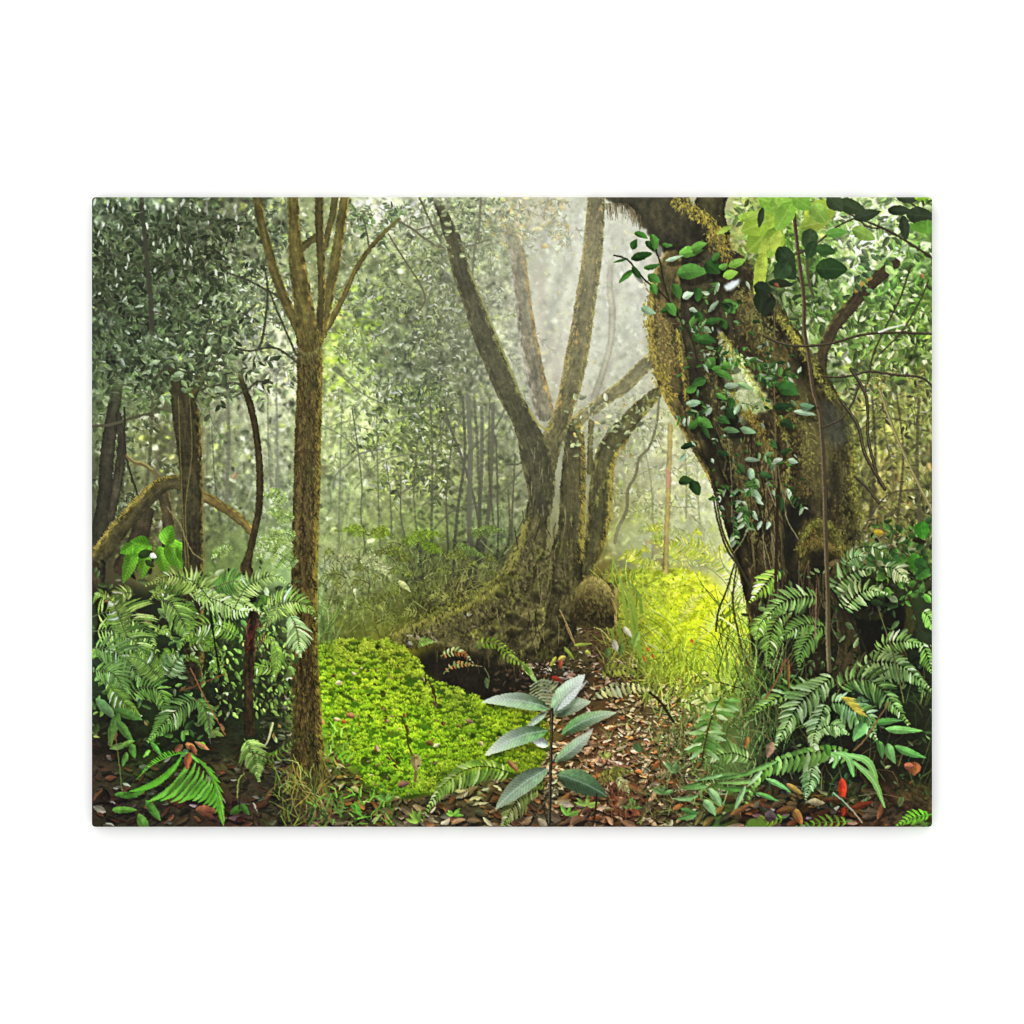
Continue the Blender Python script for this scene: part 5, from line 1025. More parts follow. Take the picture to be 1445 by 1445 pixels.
# ---- 6. the right side: ferns, sprays, leaves
RF = ['4c6834', '40582c', '5c7c44', '6c8c50', '344c26']
w_rf = rect_w(1060, 800, 1320, 1140, 12)
ds = rect_w(1066, 800, 1330, 1110, 18) * np.where(np.isin(IDM, [E_BIG]), .5, 1)
IMG += (C('15160f') - IMG) * (.72 * ds)[..., None]
foliage(w_rf, 420, (6, 14), [(3, C('34502c'), .7, .9), (3, C('16180f'), .8, 1), (2, C('547444'), .6, 1.), (.8, C('7c9c6c'), .6, 1.), (.3, C('6c4028'), .6, 1.)], asp=.36, sig=.14, clump=.8, alpha=.9)
foliage(rect_w(1230, 740, 1320, 850, 10), 160, (8, 18), [(3, C('2c4c24'), .8, 1.), (2, C('487c30'), .7, 1), (2, C('1c1c12'), .8, 1), (1, GRY, .6, 1)], asp=.5, sig=.12)
for x, y, l, w, a, c in ((1288, 780, 30, 22, 1.3, '3c7424'), (1300, 735, 26, 22, 1.5, '3c7c24'), (1268, 782, 26, 18, 2.6, '34602a'), (1310, 800, 24, 18, 2.4, '305c24'), (1262, 792, 22, 18, 1.4, '28481f'), (1232, 750, 16, 9, .1, 'a8902c'), (1290, 790, 22, 16, .5, '2c5424')):
    leaf(x, y, l, w, a, c, None, rib=.3)
# a second set of dark stems and blades
blades(rect_w(1040, 930, 1110, 1090, 10), 170, (30, 90), .8, ['3c5028', '28341c', '5c7440', '6c5438', '7c9454'], lean=(.05, .35), guide=.15)
blades(rect_w(930, 980, 1060, 1130, 16), 380, (10, 40), .9, ['4c6434', '5c7c40', '34482a', '7c9c5c', '6c5c3c', '94ac7c'], lean=(0, .6), guide=.3)
blades(rect_w(820, 1020, 980, 1160, 16), 240, (8, 30), .8, ['4c5c34', '6c7c44', '6c4c34', '7c9454', '3c3426'], lean=(0, .7), guide=.3)
blades(rect_w(1100, 960, 1316, 1120, 16), 120, (20, 60), .8, ['2c3c20', '4c3c28', '3c5028', '6c5c3c'], lean=(0, .5), guide=.2)
def shade(pts, al, soft=6, col='14150f'):
    poly(pts, col, col, None, rough=3, contrast=0, feather=soft, alpha=al)
shade([(1170, 850), (1200, 840), (1250, 835), (1260, 850), (1240, 870), (1200, 880)], .7)
shade([(1150, 1000), (1240, 1000), (1310, 990), (1312, 1040), (1240, 1060), (1160, 1050)], .55)
shade([(1080, 1045), (1150, 1060), (1190, 1070), (1160, 1090), (1090, 1080)], .55)
fr = [
    # pts, n, length, width, colours, highlights, sides, droop
    ([(1103, 802), (1090, 812), (1074, 830), (1057, 850)], 13, 17, 4.6, PF, .35, (1, 1), .3),
    ([(1160, 842), (1130, 842), (1100, 852), (1066, 884)], 18, 20, 4.6, ['6c945c', '5c844c', '7ca46c'], .1, (1, 1), .3),
    ([(1118, 862), (1100, 870), (1088, 892), (1082, 940)], 16, 20, 4.4, ['54783c', '64884c', '4c6c34'], .05, (1, 1), .2),
    ([(1085, 868), (1072, 880), (1066, 906)], 12, 14, 4, ['54783c', '64884c'], .04, (1, 1), .2),
    ([(1170, 880), (1150, 890), (1132, 915), (1126, 945)], 14, 18, 4.6, ['4c7038', '5c8044'], .05, (1, 1), .25),
    ([(1162, 885), (1140, 880), (1118, 888), (1096, 905)], 14, 16, 4.4, ['4c7038', '5c8044'], .05, (1, 1), .3),
    ([(1172, 838), (1190, 815), (1215, 803), (1240, 806)], 13, 19, 5.4, ['5c845c', '7ca07c', '4c7448'], .25, (1, .9), .5),
    ([(1191, 864), (1200, 848), (1222, 832), (1252, 838)], 15, 18, 5, ['7ca07c', '5c8860', '94b494'], .3, (1, .9), .45),
    ([(1192, 800), (1200, 788), (1224, 783)], 10, 13, 4.6, ['5c845c', '6c946c'], .2, (1, 1), .4),
    ([(1212, 772), (1235, 772), (1262, 790)], 12, 12, 4, ['5c7c50', '486838'], .2, (1, 1), .4),
    ([(1244, 800), (1262, 802), (1282, 822)], 10, 15, 5, ['5c845c', '9cb4a4'], .35, (1, 1), .4),
    ([(1238, 928), (1248, 910), (1275, 904), (1314, 912)], 16, 15, 4.6, ['6c9458', '5c844c', '7ca468'], .15, (1, .9), .4),
    ([(1300, 860), (1312, 872), (1316, 890)], 8, 14, 4, ['6c9c4c', '7cac5c'], .1, (1, 1), .3),
    ([(1300, 905), (1310, 930), (1314, 950)], 8, 14, 4, ['5c8c3c', '6c9c4c'], .1, (1, 1), .3),
    ([(1210, 948), (1228, 934), (1262, 935), (1290, 952), (1314, 974)], 19, 24, 6.2, ['5c7c50', '4c6c40', '6c8c60', '7c9c70'], .12, (.7, 1), .4),
    ([(1178, 975), (1202, 958), (1232, 962), (1258, 990), (1282, 1022)], 22, 24, 5.6, ['486838', '587848', '3c5c30', '68885c'], .1, (1, 1), .25),
    ([(1180, 985), (1140, 972), (1095, 985), (1030, 1026)], 20, 20, 5.2, ['5c7c3c', '6c8c4c', '7c9c5c', '4c6c30'], .22, (.4, 1), .35),
    ([(1182, 948), (1160, 965), (1130, 990), (1108, 1025), (1092, 1056)], 22, 26, 6, ['6c8c64', '7c9c78', '94b090', '587850'], .45, (.9, 1), .25),
    ([(1166, 988), (1158, 1010), (1148, 1040), (1150, 1060)], 16, 17, 5.4, ['7c9c7c', '587850', 'a4bca8'], .4, (1, 1), .2),
    ([(1166, 990), (1190, 992), (1215, 1012), (1240, 1048)], 18, 24, 5.8, ['5c7c54', '7ca080', '4c6c44', '8cac90'], .3, (.8, 1), .3),
    ([(1154, 1030), (1175, 1022), (1198, 1036)], 12, 16, 5, ['7c9c78', '94b494', '688c60'], .35, (.8, 1), .4),
    ([(1200, 1000), (1222, 1006), (1236, 1030)], 10, 16, 5, ['486838', '5c7c4c'], .15, (1, 1), .3),
    # low fern
    ([(1150, 1068), (1145, 1085), (1142, 1105), (1136, 1128)], 14, 15, 5, ['6c8c70', '94b09c', '4c6c48'], .4, (1, 1), .2),
    ([(1062, 1072), (1035, 1062), (1008, 1066), (978, 1074)], 14, 14, 5, ['6c945c', '5c844c', '7ca870'], .2, (1, 1), .2),
]
for pts, n, l, w, cols, hi, sd, dr in fr:
    frond(pts, int(n * 1.15), l * 1.42, w * .95, cols, E_RFERN, sides=sd, droop=dr, hi=hi * .8, guide=.06, rach='2c2c1c', two=.2, hicol='bccaa8', jit=.09)
# paired-leaflet fern at the edge of the path
for k, (x, y) in enumerate(((1018, 985), (1008, 1000), (1000, 1016), (996, 1032), (992, 1048))):
    for sd in (-1, 1):
        for q in range(3):
            leaf(x + sd * 2, y + q * 4, rng.uniform(18, 30), 6.5, (.25 if sd > 0 else 2.85) + rng.normal(0, .18) + q * .12 * sd, C(rng.choice(['4c7c34', '5c8c44', '6c9c58', '3c6428', '94b48c'])) * rng.uniform(.85, 1.1), E_RFERN, rib=.3, tip=rng.choice(['a4c0a0', '5c8c44', '6c9c58']))
stroke([(1026, 972), (1008, 1000), (994, 1050), (990, 1080)], .9, .9, '3c3c24', E_RFERN)
for pts, l, hi in [([(970, 992), (1000, 978), (1030, 985)], 16, .15), ([(955, 988), (985, 996), (1010, 1010)], 14, .2), ([(1040, 970), (1010, 962), (985, 975), (960, 1000)], 17, .25)]:
    frond(pts, 12, l, 5, ['6c8c5c', '8cac84', '587848', '94a880'], E_RFERN, droop=.35, hi=hi, guide=.15, rach='3c3424')
stroke([(915, 975), (932, 990), (950, 1018)], 1.6, 1.8, '2c2a1e')
# big low frond across the litter
frond([(1210, 1066), (1170, 1056), (1130, 1062), (1090, 1076), (1066, 1100), (1048, 1142)], 24, 33, 8.0, ['5c8c44', '6c9c54', '4c7c3c', '78a864', '54843c'], E_RFERN, sides=(1, .35), droop=.55, hi=.15, guide=0, rach='4c5c2c', two=.14, spread=1.1)
for pts, w in [([(1180, 1062), (1196, 1068), (1204, 1094)], 5), ([(1195, 1064), (1225, 1075), (1240, 1112)], 5.5), ([(1205, 1075), (1232, 1100), (1248, 1138)], 5), ([(1165, 1060), (1180, 1068), (1176, 1082)], 4)]:
    P = spline(pts, 3)
    for i in range(len(P) - 1):
        t = i / len(P); r = w * math.sin(math.pi * min(1, .15 + t * .85)) * .8 + .6
        stroke([P[i], P[i + 1]], r, r, mix(C('74a85c'), C('5c9044'), t), E_RFERN, step=3)
    stroke(pts, .6, .5, '9cc884', E_RFERN, alpha=.7)
for x, y, l, w, a, c in ((1098, 1072, 60, 8, 2.75, '6c9c50'), (1060, 1090, 46, 8, 2.95, '5c8c44'), (1065, 1102, 50, 8, 3.1, '7ca45c'), (1060, 1114, 44, 9, 3.2, '54843c'), (1075, 1086, 30, 8, 2.3, '9cbc8c'), (1080, 1098, 40, 9, .5, '6c9858'), (1066, 1118, 34, 8, .35, '5c8c48'), (1052, 1108, 40, 9, 2.0, '8cb080'),
                         (1000, 1112, 30, 14, .95, '9cbc94'), (992, 1128, 28, 15, .9, '94b08c'), (1000, 1108, 36, 9, 3.0, '6c945c'), (985, 1122, 36, 9, 3.05, '7ca474'), (1008, 1098, 40, 8, -.15, '5c8444'), (990, 1104, 34, 8, 2.9, '5c8448'), (1020, 1092, 36, 7, 2.9, '7ca470'), (985, 1145, 30, 12, 2.8, '5c8450'), (960, 1140, 26, 10, .3, '4c7440'),
                         (1222, 1020, 30, 20, 2.2, '6c9c5c'), (1248, 1028, 52, 13, .05, '5c8c4c'), (1232, 1020, 40, 12, -.1, '4c7c3c'), (1252, 1048, 30, 16, 1.2, '54844a'), (1262, 1052, 46, 14, .35, '548c44'), (1240, 1044, 26, 12, 1.4, '3c6430'), (1165, 1050, 18, 12, 1.3, '4c8430')):
    leaf(x, y, l * 1.05, w * .8, a, C(c) * .92, E_RFERN, rib=.4, two=.26, teeth=0, skew=.42, bend=rng.normal(0, 1.2), tip=C(c) * .8)
for pts, c in [([(1316, 1148), (1290, 1152), (1264, 1164)], '5ca42c'), ([(1110, 1152), (1080, 1158), (1050, 1166)], '6ca434'), ([(1202, 1158), (1160, 1160), (1120, 1166)], '64a034')]:
    frond(pts, 9, 17, 4.6, [c], E_RFERN, guide=0, spread=.9, rach='4c8c2c', two=.2)
poly([(1054, 1158), (1068, 1154), (1082, 1160), (1078, 1167), (1054, 1167)], '4c8424', '64a034', E_RFERN, rough=1, contrast=.4, feather=.8)
# yellowed fronds, red leaf and stones
for k in range(7):
    leaf(1186 + k * 3, 984 + k * 3, 22, 4, .1 + k * .05, rng.choice(['c4a040', 'a8883c', 'b89438']), E_RFERN)
leaf(1188, 1096, 34, 12, 1.55, 'c83420', E_RED, two=.15, rib=.4, ribcol='e06048', skew=.1)
leaf(1190, 1138, 14, 7, 1.6, 'a02c1c', E_RED)
for x, y, l, w, a, c in ((1120, 1140, 26, 12, 1.1, 'b07838'), (1078, 1150, 18, 16, .1, '57544a'), (1140, 1130, 24, 10, .1, 'b09078'), (1030, 1150, 34, 8, -.5, '7c5434'), (1095, 1145, 30, 10, -.2, '6a4424'), (1290, 1074, 20, 18, 1.6, '7a4428'), (1275, 1080, 14, 10, 0, '8a4c38'), (1090, 1046, 24, 12, 1.9, '8a6858'), (1055, 1038, 18, 8, 1.8, '8a6434'), (1112, 930, 44, 5, 1.55, '7a4c2c'), (1110, 1105, 26, 8, .6, 'a0703c'), (1160, 1128, 40, 8, -.05, '5a3020'), (1200, 1140, 34, 9, -.3, '6c2c1c')):
    leaf(x, y, l, w, a, c, E_LITT, two=.2, rib=.3)
stroke([(1108, 930), (1095, 960), (1080, 985)], 1.4, 1.2, '7c4c34')
stroke([(1176, 1118), (1200, 1140), (1216, 1160)], 1.2, 1.0, 'a0948c')
stroke([(1240, 860), (1262, 930), (1275, 990)], .9, .9, '5c5c34'); stroke([(1282, 840), (1300, 890), (1316, 920)], 1.3, 1.3, '2c2a1e')
stroke([(1254, 990), (1222, 1040), (1205, 1058)], 1.1, 1.1, '6c4c34')

# ---- the foreground stems and sprays of the right tree
stroke([(1119, 285), (1122, 320), (1128, 373), (1134, 420), (1135, 467), (1141, 505), (1147, 549), (1156, 581), (1160, 625), (1163, 688), (1164, 732), (1166, 790), (1168, 850), (1168, 900), (1170, 946)], 2.4, 3.4, '4a4030', E_SPRAY)
stroke([(1117, 285), (1120, 320), (1126, 373), (1132, 420), (1133, 467), (1139, 505), (1145, 549), (1154, 581), (1158, 625), (1161, 688), (1162, 732), (1164, 790), (1166, 850), (1166, 900), (1168, 946)], .8, 1.2, '786a4c', E_SPRAY, alpha=.8)
stroke([(1137, 340), (1140, 390), (1148, 420)], 1.2, 2.0, '54503a', E_SPRAY)
stroke([(1093, 430), (1092, 520), (1094, 620), (1096, 730)], .9, 1.3, '6a5c3c', E_SPRAY, alpha=.8)
stroke([(1097, 690), (1096, 760), (1094, 830)], 2.2, 2.4, '33291c', E_SPRAY); stroke([(1152, 830), (1150, 900)], 1, 1, '8a6a54', E_SPRAY, alpha=.8)
stroke([(1172, 830), (1192, 860), (1216, 905), (1228, 930)], 1.2, 1.6, '24201a', E_SPRAY)
for pts, r in [([(1078, 474), (1098, 483), (1125, 488), (1169, 485), (1217, 472), (1261, 469), (1316, 471)], 1.8), ([(1160, 531), (1180, 532), (1201, 530), (1226, 524), (1267, 529), (1299, 532), (1316, 545)], 1.7),
               ([(1179, 291), (1207, 306), (1258, 328), (1316, 364)], 1.6), ([(1213, 540), (1201, 571), (1185, 592), (1160, 603)], 1.8), ([(1275, 280), (1300, 296), (1316, 304)], 1.4), ([(1120, 360), (1150, 345), (1180, 320), (1205, 308)], 1.4),
               ([(1200, 290), (1220, 318), (1240, 322)], 1.2), ([(1285, 375), (1270, 420), (1250, 460), (1232, 500), (1224, 540)], 1.3), ([(1310, 395), (1295, 430), (1270, 470), (1240, 500)], 1.1), ([(1200, 520), (1222, 560), (1225, 620), (1240, 680)], 2.2),
               ([(1186, 565), (1210, 600), (1220, 640), (1238, 672), (1248, 690)], 2.4), ([(1206, 672), (1225, 690), (1240, 710)], 2)]:
    stroke(pts, r, r, '3a3426', None, alpha=.92)
    stroke([(x, y - r * .6) for x, y in pts], r * .35, r * .3, '80785c', None, alpha=.5)
stroke([(1240, 548), (1261, 606), (1289, 669), (1316, 724)], 1.8, 2.4, '7a7448', None, alpha=.95); stroke([(1239, 546), (1260, 605), (1288, 668), (1316, 721)], .7, .8, 'aaa070', None, alpha=.8)
stroke([(1240, 468), (1258, 462), (1274, 458)], 1.6, 1.0, 'd4d8c8')
# leafy branch
twig = [(866, 360), (885, 366), (910, 395), (932, 412), (951, 436), (966, 460), (977, 480), (986, 520), (990, 545), (1002, 581), (1006, 610), (1015, 640)]
stroke(twig, 1.0, 1.5, '33301f', E_SPRAY); stroke([(924, 350), (932, 372), (936, 395), (946, 430)], 1.1, 1.3, '2f3220', E_SPRAY)
G1, G2, G3, G4 = '4c7c34', '38602a', '649a3c', '2a4424'
for x, y, l, w, a, c in ((895, 328, 24, 13, .5, G1), (911, 340, 22, 13, 1.0, G2), (919, 330, 30, 14, 1.2, G1), (934, 345, 18, 9, 0, G1), (892, 352, 20, 11, -1.0, G2), (890, 365, 32, 14, -.35, G2), (895, 380, 30, 11, 2.35, G1), (884, 366, 20, 6, 3.0, G2), (893, 375, 24, 9, 1.0, G2), (908, 378, 28, 11, -.2, G2), (914, 388, 24, 15, .4, G1), (920, 400, 20, 14, 1.1, G1),
                         (958, 358, 36, 18, .05, G3), (955, 385, 46, 24, .05, G1), (975, 352, 24, 12, -.3, G3), (938, 368, 30, 8, -.1, 'a8bcb0'), (995, 370, 30, 24, .5, G2), (1014, 378, 16, 12, -.5, G3), (1005, 368, 16, 10, -1.0, G1), (950, 400, 24, 20, 1.2, G1), (983, 405, 22, 18, 1.5, G2), (963, 420, 18, 12, -.5, 'c0d0c4'),
                         (905, 433, 24, 11, .2, '8ca890'), (932, 440, 30, 13, -.25, G2), (940, 428, 22, 16, .8, G1), (975, 445, 20, 20, .2, G2), (972, 436, 15, 10, .4, 'c4d0c8'), (1000, 440, 24, 10, -.9, '9cb09c'), (1022, 422, 24, 18, .9, G1), (1018, 450, 20, 13, 1.2, G2), (978, 470, 20, 13, .6, G2), (985, 478, 26, 16, .3, G2),
                         (992, 455, 30, 14, -.2, G2), (998, 520, 24, 17, -1.0, G1), (1004, 520, 26, 15, -.4, G1), (1015, 515, 30, 15, .1, G3), (1010, 525, 26, 14, .4, G1), (996, 535, 24, 14, 2.8, G2), (1022, 545, 24, 10, -.2, 'b4c8b0'), (1040, 540, 26, 9, .5, '8cae70'), (1010, 555, 20, 12, .5, G1), (983, 545, 20, 12, 2.6, G1),
                         (968, 570, 28, 12, .05, '7c9884'), (998, 570, 20, 14, 1.5, 'bccac0'), (1012, 590, 24, 16, .2, G2), (980, 592, 30, 18, .5, G1), (1024, 575, 22, 14, .9, G4), (1036, 585, 20, 10, -1.2, '94ac94'), (972, 605, 22, 12, -.6, G1), (990, 600, 22, 11, 1.2, G2), (1020, 606, 24, 10, .2, '5c7c50'), (1044, 604, 24, 11, .3, '7c9c78'), (1030, 560, 20, 14, 1.6, G2),
                         (960, 632, 26, 10, -.2, G4), (968, 640, 18, 8, 2.2, '98ac9c'), (1012, 636, 22, 10, .4, G4), (1050, 648, 26, 9, .1, '94a898'), (1058, 660, 20, 12, 1.3, '8ca894'), (957, 680, 24, 17, -.25, '3c5a2a'), (975, 678, 24, 18, 1.2, '35522a'),
                         (1094, 545, 30, 20, .1, G2), (1098, 548, 30, 22, .3, '35602a'), (1090, 575, 32, 16, -.2, G4), (1120, 580, 34, 12, .25, 'a4b8a8'), (1128, 570, 26, 12, 0, '5c7c5c'), (1100, 595, 24, 14, .3, G4), (1100, 640, 24, 10, -.2, '2f4a26'), (1112, 648, 18, 9, .5, 'b0c4b4'), (1088, 618, 20, 10, .9, '3c5c30'),
                         (1060, 690, 20, 12, .6, '8ca08c'), (1066, 700, 18, 9, .9, 'c0d0c4'), (1050, 712, 24, 14, 1.6, '4c6c40'), (1062, 720, 16, 8, 1.0, '9cb09c'), (1075, 735, 18, 8, 1.9, 'd4dcd8'), (1085, 735, 14, 7, 1.6, 'c4ccc8'), (1040, 655, 20, 10, .7, '3c5830'), (1070, 668, 22, 13, .2, '34502a'), (1100, 700, 22, 12, 1.4, '2f4a26'), (1042, 690, 18, 8, 2.4, '6c8c64')):
    c = C(c)
    if c.mean() > .5: c = mix(c, C('7c9a6c'), .45)
    if IDM[min(H - 1, max(0, int(y + 6 - PY0))), min(W - 1, int(x + 4 - PX0))] in (E_BIG, E_SPRAY): leaf(x + 1.5, y + 5, l, w, a, '14160e', None, alpha=.42, two=0, soft=3)
    l *= rng.uniform(.8, 1.05); w *= rng.uniform(.65, .95)
    leaf(x, y, l, w, a + rng.normal(0, .15), C(c) * rng.uniform(.75, 1.1), E_SPRAY, rib=.35, two=.24, skew=.3, bend=rng.normal(0, w * .12), tip=np.clip(C(c) * rng.uniform(.85, 1.15), 0, 1))
xs, ys = in_w(rect_w(960, 440, 1120, 720, 14) * np.isin(IDM, [E_BIG]), 120)
sprays(rect_w(950, 380, 1125, 720, 14) * np.isin(IDM, [E_BIG]), 22, (22, 48), (7, 15), [G1, G2, G4, '46682f', '6c8c58'], ang=(.8, .6), idn=E_SPRAY, twig='2a261a', tone_=.05, glint=.14)
for x, y in zip(xs, ys):
    c = C(rng.choice([G1, G2, G4, '5c7850', '8a9c84', '46682f'])); leaf(x, y, rng.uniform(4, 11), rng.uniform(2.2, 5), rng.uniform(-.6, 1.6), c * rng.uniform(.8, 1.05), E_SPRAY, rib=.3, two=.16)
# silver leaf, large translucent and dark leaves at the top right
poly([(1022, 402), (1034, 396), (1044, 393), (1043, 400), (1034, 408), (1024, 410)], 'c4d4d8', 'f0f6f6', E_SPRAY, rough=1, contrast=.6, curve=False)
for x, y, l, w, a, c, tp in ((1100, 310, 64, 44, 2.35, '8cae38', '7c9a34'), (1110, 300, 70, 40, 2.75, '96b83c', '86a438'), (1098, 320, 46, 30, 1.9, '7c9e34', '8cae3c'), (1070, 280, 60, 30, .25, '7cb03c', '8cb848'), (1090, 278, 40, 26, 1.0, '86b444', '94c04c'), (1118, 285, 46, 26, 2.1, '74a438', '84b044'),
                             (1135, 312, 52, 36, -.5, '94a83c', '8ca840'), (1128, 320, 44, 22, -.2, '7c9438', '94a848'), (1118, 276, 34, 22, .6, '7cac40', '6c9c38'), (1145, 288, 34, 24, .9, '86ac4c', '74983c'),
                             (1100, 325, 32, 15, 1.9, 'a4b848', 'b0c450'), (1078, 350, 78, 18, 1.72, '9cb240', 'a8b848'), (1090, 335, 30, 14, 2.3, '94ae40', 'a8bc4c'), (1042, 310, 34, 14, -.3, '8cb03c', '9cb850'), (1032, 318, 24, 8, 2.6, '8cae3c', 'a0bc58'),
                             (1028, 376, 26, 12, -.4, '6a9c38', '84b048'), (1020, 390, 22, 13, -.3, '7cae3c', '8cb84c')):
    leaf(x, y, l, w, a, c, E_BROAD, rib=.35, two=.1, ribcol='b8cc70', tip=tp, veins=.05)
for x, y, l, w, a, c in ((1098, 348, 40, 26, 1.0, '2e4026'), (1100, 366, 36, 26, .9, '2a3a23'), (1112, 370, 30, 26, 2.2, '31462a'), (1150, 378, 46, 30, .05, '2c4424'), (1144, 322, 32, 24, 1.7, '3a4c2c'), (1150, 340, 28, 18, 2.0, '2e4428'), (1076, 292, 30, 9, 1.75, '33402c'), (1150, 350, 30, 16, .2, '365428'), (1165, 330, 30, 14, -.1, '5c8c3c'),
                         (1180, 284, 46, 20, .35, '38462c'), (1168, 276, 30, 22, .8, '3c4a30'), (1204, 308, 40, 16, -.25, '38442f'), (1202, 322, 36, 19, .45, '7c9c48'), (1252, 296, 34, 15, .05, '343f2b'), (1278, 302, 42, 24, .1, '333f2a'), (1274, 304, 36, 15, 1.45, '34402c'), (1264, 278, 34, 14, .1, '3a4630'), (1290, 280, 26, 12, -.3, '8cba34'), (1308, 310, 20, 50, 1.5, '5c8c34'), (1076, 408, 34, 22, 1.7, '25301f'), (1064, 402, 26, 20, .4, '263220'), (1084, 398, 36, 12, .1, '28321f'), (1092, 418, 34, 16, 2.1, '242e1e')):
    leaf(x, y, l, w, a, c, E_BROAD, rib=.3, two=.12, tip=np.clip(C(c) * 1.1, 0, 1))
leaf(1092, 400, 9, 6, .6, '6c4430', E_BROAD); leaf(1300, 385, 8, 5, 1.2, 'b07850', None)

# ---- 7. small plants in front of the hollow and along the path
for pts, l, c, hi in [([(668, 912), (690, 905), (712, 912), (728, 922)], 12, ['7ca834', '8cb840', '6c9830'], 0), ([(700, 908), (722, 928), (750, 940)], 12, ['7ca834', '94bc4c'], 0), ([(735, 935), (748, 948), (758, 960)], 8, ['8cb454', 'b0c88c'], .2), ([(590, 912), (600, 904), (616, 906)], 8, ['8cb470', '6c9450'], .1),
                      ([(622, 925), (640, 918), (655, 922), (668, 935)], 10, ['b0c0a0', 'a06848', '9cb08c'], .1), ([(626, 950), (640, 938), (656, 936), (680, 940)], 7, ['a87c58', '8c9c7c'], .1), ([(845, 955), (865, 944), (890, 946), (905, 968)], 12, ['8ca848', '7c9c3c', '9cb858'], 0)]:
    frond(pts, 10, l, 3.6, c, E_HFERN, droop=.4, guide=0, hi=hi, rach='6c7444')
stroke([(684, 942), (690, 955), (688, 970)], .8, .8, '5c6440'); leaf(686, 955, 16, 6, 1.5, '4c5c34', None)
stroke([(790, 860), (802, 885), (812, 910)], .9, .9, '9a8054'); stroke([(798, 880), (806, 900), (816, 914)], .8, .8, '8a7044')
for x, y, l, w, a, c in ((776, 940, 18, 6, -1.0, 'a09c3c'), (788, 930, 12, 6, -.4, 'b0a048'), (792, 930, 14, 6, 1.7, 'a04c2c'), (778, 955, 14, 7, .3, 'a03c28'), (826, 918, 9, 7, .5, 'a8b048'), (796, 912, 24, 5, .9, '7c8c34'), (810, 910, 26, 5, -.1, '8a9a3c'), (738, 935, 22, 6, 1.0, '6c9434'), (748, 952, 16, 5, .8, '9cbc74')):
    leaf(x, y, l, w, a, c, None, rib=.2)
# fern pieces round the seedling
frond([(780, 985), (772, 972), (766, 962), (762, 960)], 9, 20, 3.4, ['a4b090', '8c9c74', 'bcc8ac'], E_MFERN, spread=1.5, guide=0, rach='5c5c40', droop=.1)
for k in range(8):
    stroke([(777, 962 + k * 4.4), (764, 959 + k * 4.8), (748, 968 + k * 5)], 1.6, .8, rng.choice(['b4c0a0', '94a47c', 'a8b494']), E_MFERN, alpha=.9)
frond([(836, 986), (852, 972), (880, 966), (912, 970), (930, 982)], 13, 21, 6.4, ['b8c8b8', 'a0b498', 'd0dccc'], E_WFERN, sides=(.25, 1), droop=.5, guide=0, hi=.3, rach='6c7858', hicol='c4d0c8')
frond([(730, 1094), (700, 1083), (668, 1082), (636, 1098), (614, 1122), (594, 1158)], 28, 33, 4.6, ['7ca85c', '6c9850', '8cb470', '9cbc88'], E_MFERN, sides=(1, .55), droop=.45, guide=0, hi=.12, rach='3c4424', spread=1.15)
frond([(765, 1112), (740, 1118), (722, 1140), (706, 1172)], 22, 30, 4.2, ['7c9c68', '6c8c54', '94ac84'], E_MFERN, droop=.3, guide=0, hi=.15, rach='4c5430')
frond([(770, 1108), (752, 1104), (730, 1106)], 10, 14, 4, ['6c9444', '7ca454'], E_MFERN, droop=.3, guide=0)
frond([(842, 1098), (870, 1090), (895, 1088)], 12, 15, 4.4, ['6c7c44', '7c8c54', '5c6c3c'], E_MFERN, droop=.35, guide=0)
frond([(868, 1096), (880, 1106), (888, 1118)], 8, 14, 4, ['8ca084', 'a0b49c'], E_MFERN, droop=.3, guide=0)
for x, y, l, c in ((800, 1150, 20, '6c9c44'), (828, 1136, 22, '7cac54'), (893, 1140, 18, '5c8c44'), (640, 1150, 18, '7cac44'), (590, 1160, 22, '8cb44c'), (510, 1150, 22, '5c9434'), (545, 1130, 18, '6c9c4c'), (935, 1120, 20, '5c8450'), (950, 1090, 22, '6c9060'), (905, 1060, 18, '587850'), (855, 1070, 16, '8c9c54')):
    for k in range(5):
        leaf(x, y, l * rng.uniform(.6, 1), l * .28, rng.uniform(-2.9, .1), C(c) * rng.uniform(.8, 1.1), None, rib=.2)
for _ in range(50):
    x = rng.uniform(860, 900); y = rng.uniform(1110, 1160); stroke([(x, y), (x + rng.normal(0, 4), y - rng.uniform(8, 22))], .7, .4, rng.choice(['7c4030', '5c3428', '8a5c48']), alpha=.7)
# the seedling
S0 = 'b8c8c4'
def sleaf(x, y, l, w, a, c, tp, bend=0, veins=.13, rib=.5, ribc='c4d0c8'):
    leaf(x + 2, y + 6, l, w, a, '14160f', E_SAP, alpha=.3, two=0, soft=4, bend=bend)
    leaf(x, y, l, w, a, c, E_SAP, two=.36, rib=rib, ribcol=ribc, tip=tp, bend=bend, veins=veins, skew=.3)
sleaf(772, 1004, 40, 9, 2.5, '8ca490', 'a0b4a4'); sleaf(774, 1052, 30, 14, 3.6, 'a8bcb4', 'd0dcdc')
sleaf(783, 1008, 54, 22, -.35, '64845c', 'b4c0ac', bend=-4); sleaf(776, 1000, 97, 22, 3.24, '5a7c50', 'ccd6cc', bend=8)
sleaf(783, 1074, 72, 19, -.72, '5f8058', 'c4ccc0', bend=3); sleaf(792, 1036, 84, 20, -.38, '44703c', 'a8b8a0', bend=-6)
sleaf(773, 1030, 96, 25, 2.76, '4a7440', 'd8e0da', bend=7); sleaf(773, 1084, 94, 27, 2.48, '6c8868', '8c9c88', bend=5)
sleaf(786, 1092, 78, 31, .42, '587450', '3a5238', bend=-4, ribc='8ca498'); sleaf(779, 1006, 72, 27, -.87, '74946c', 'e4eae8', bend=-3)
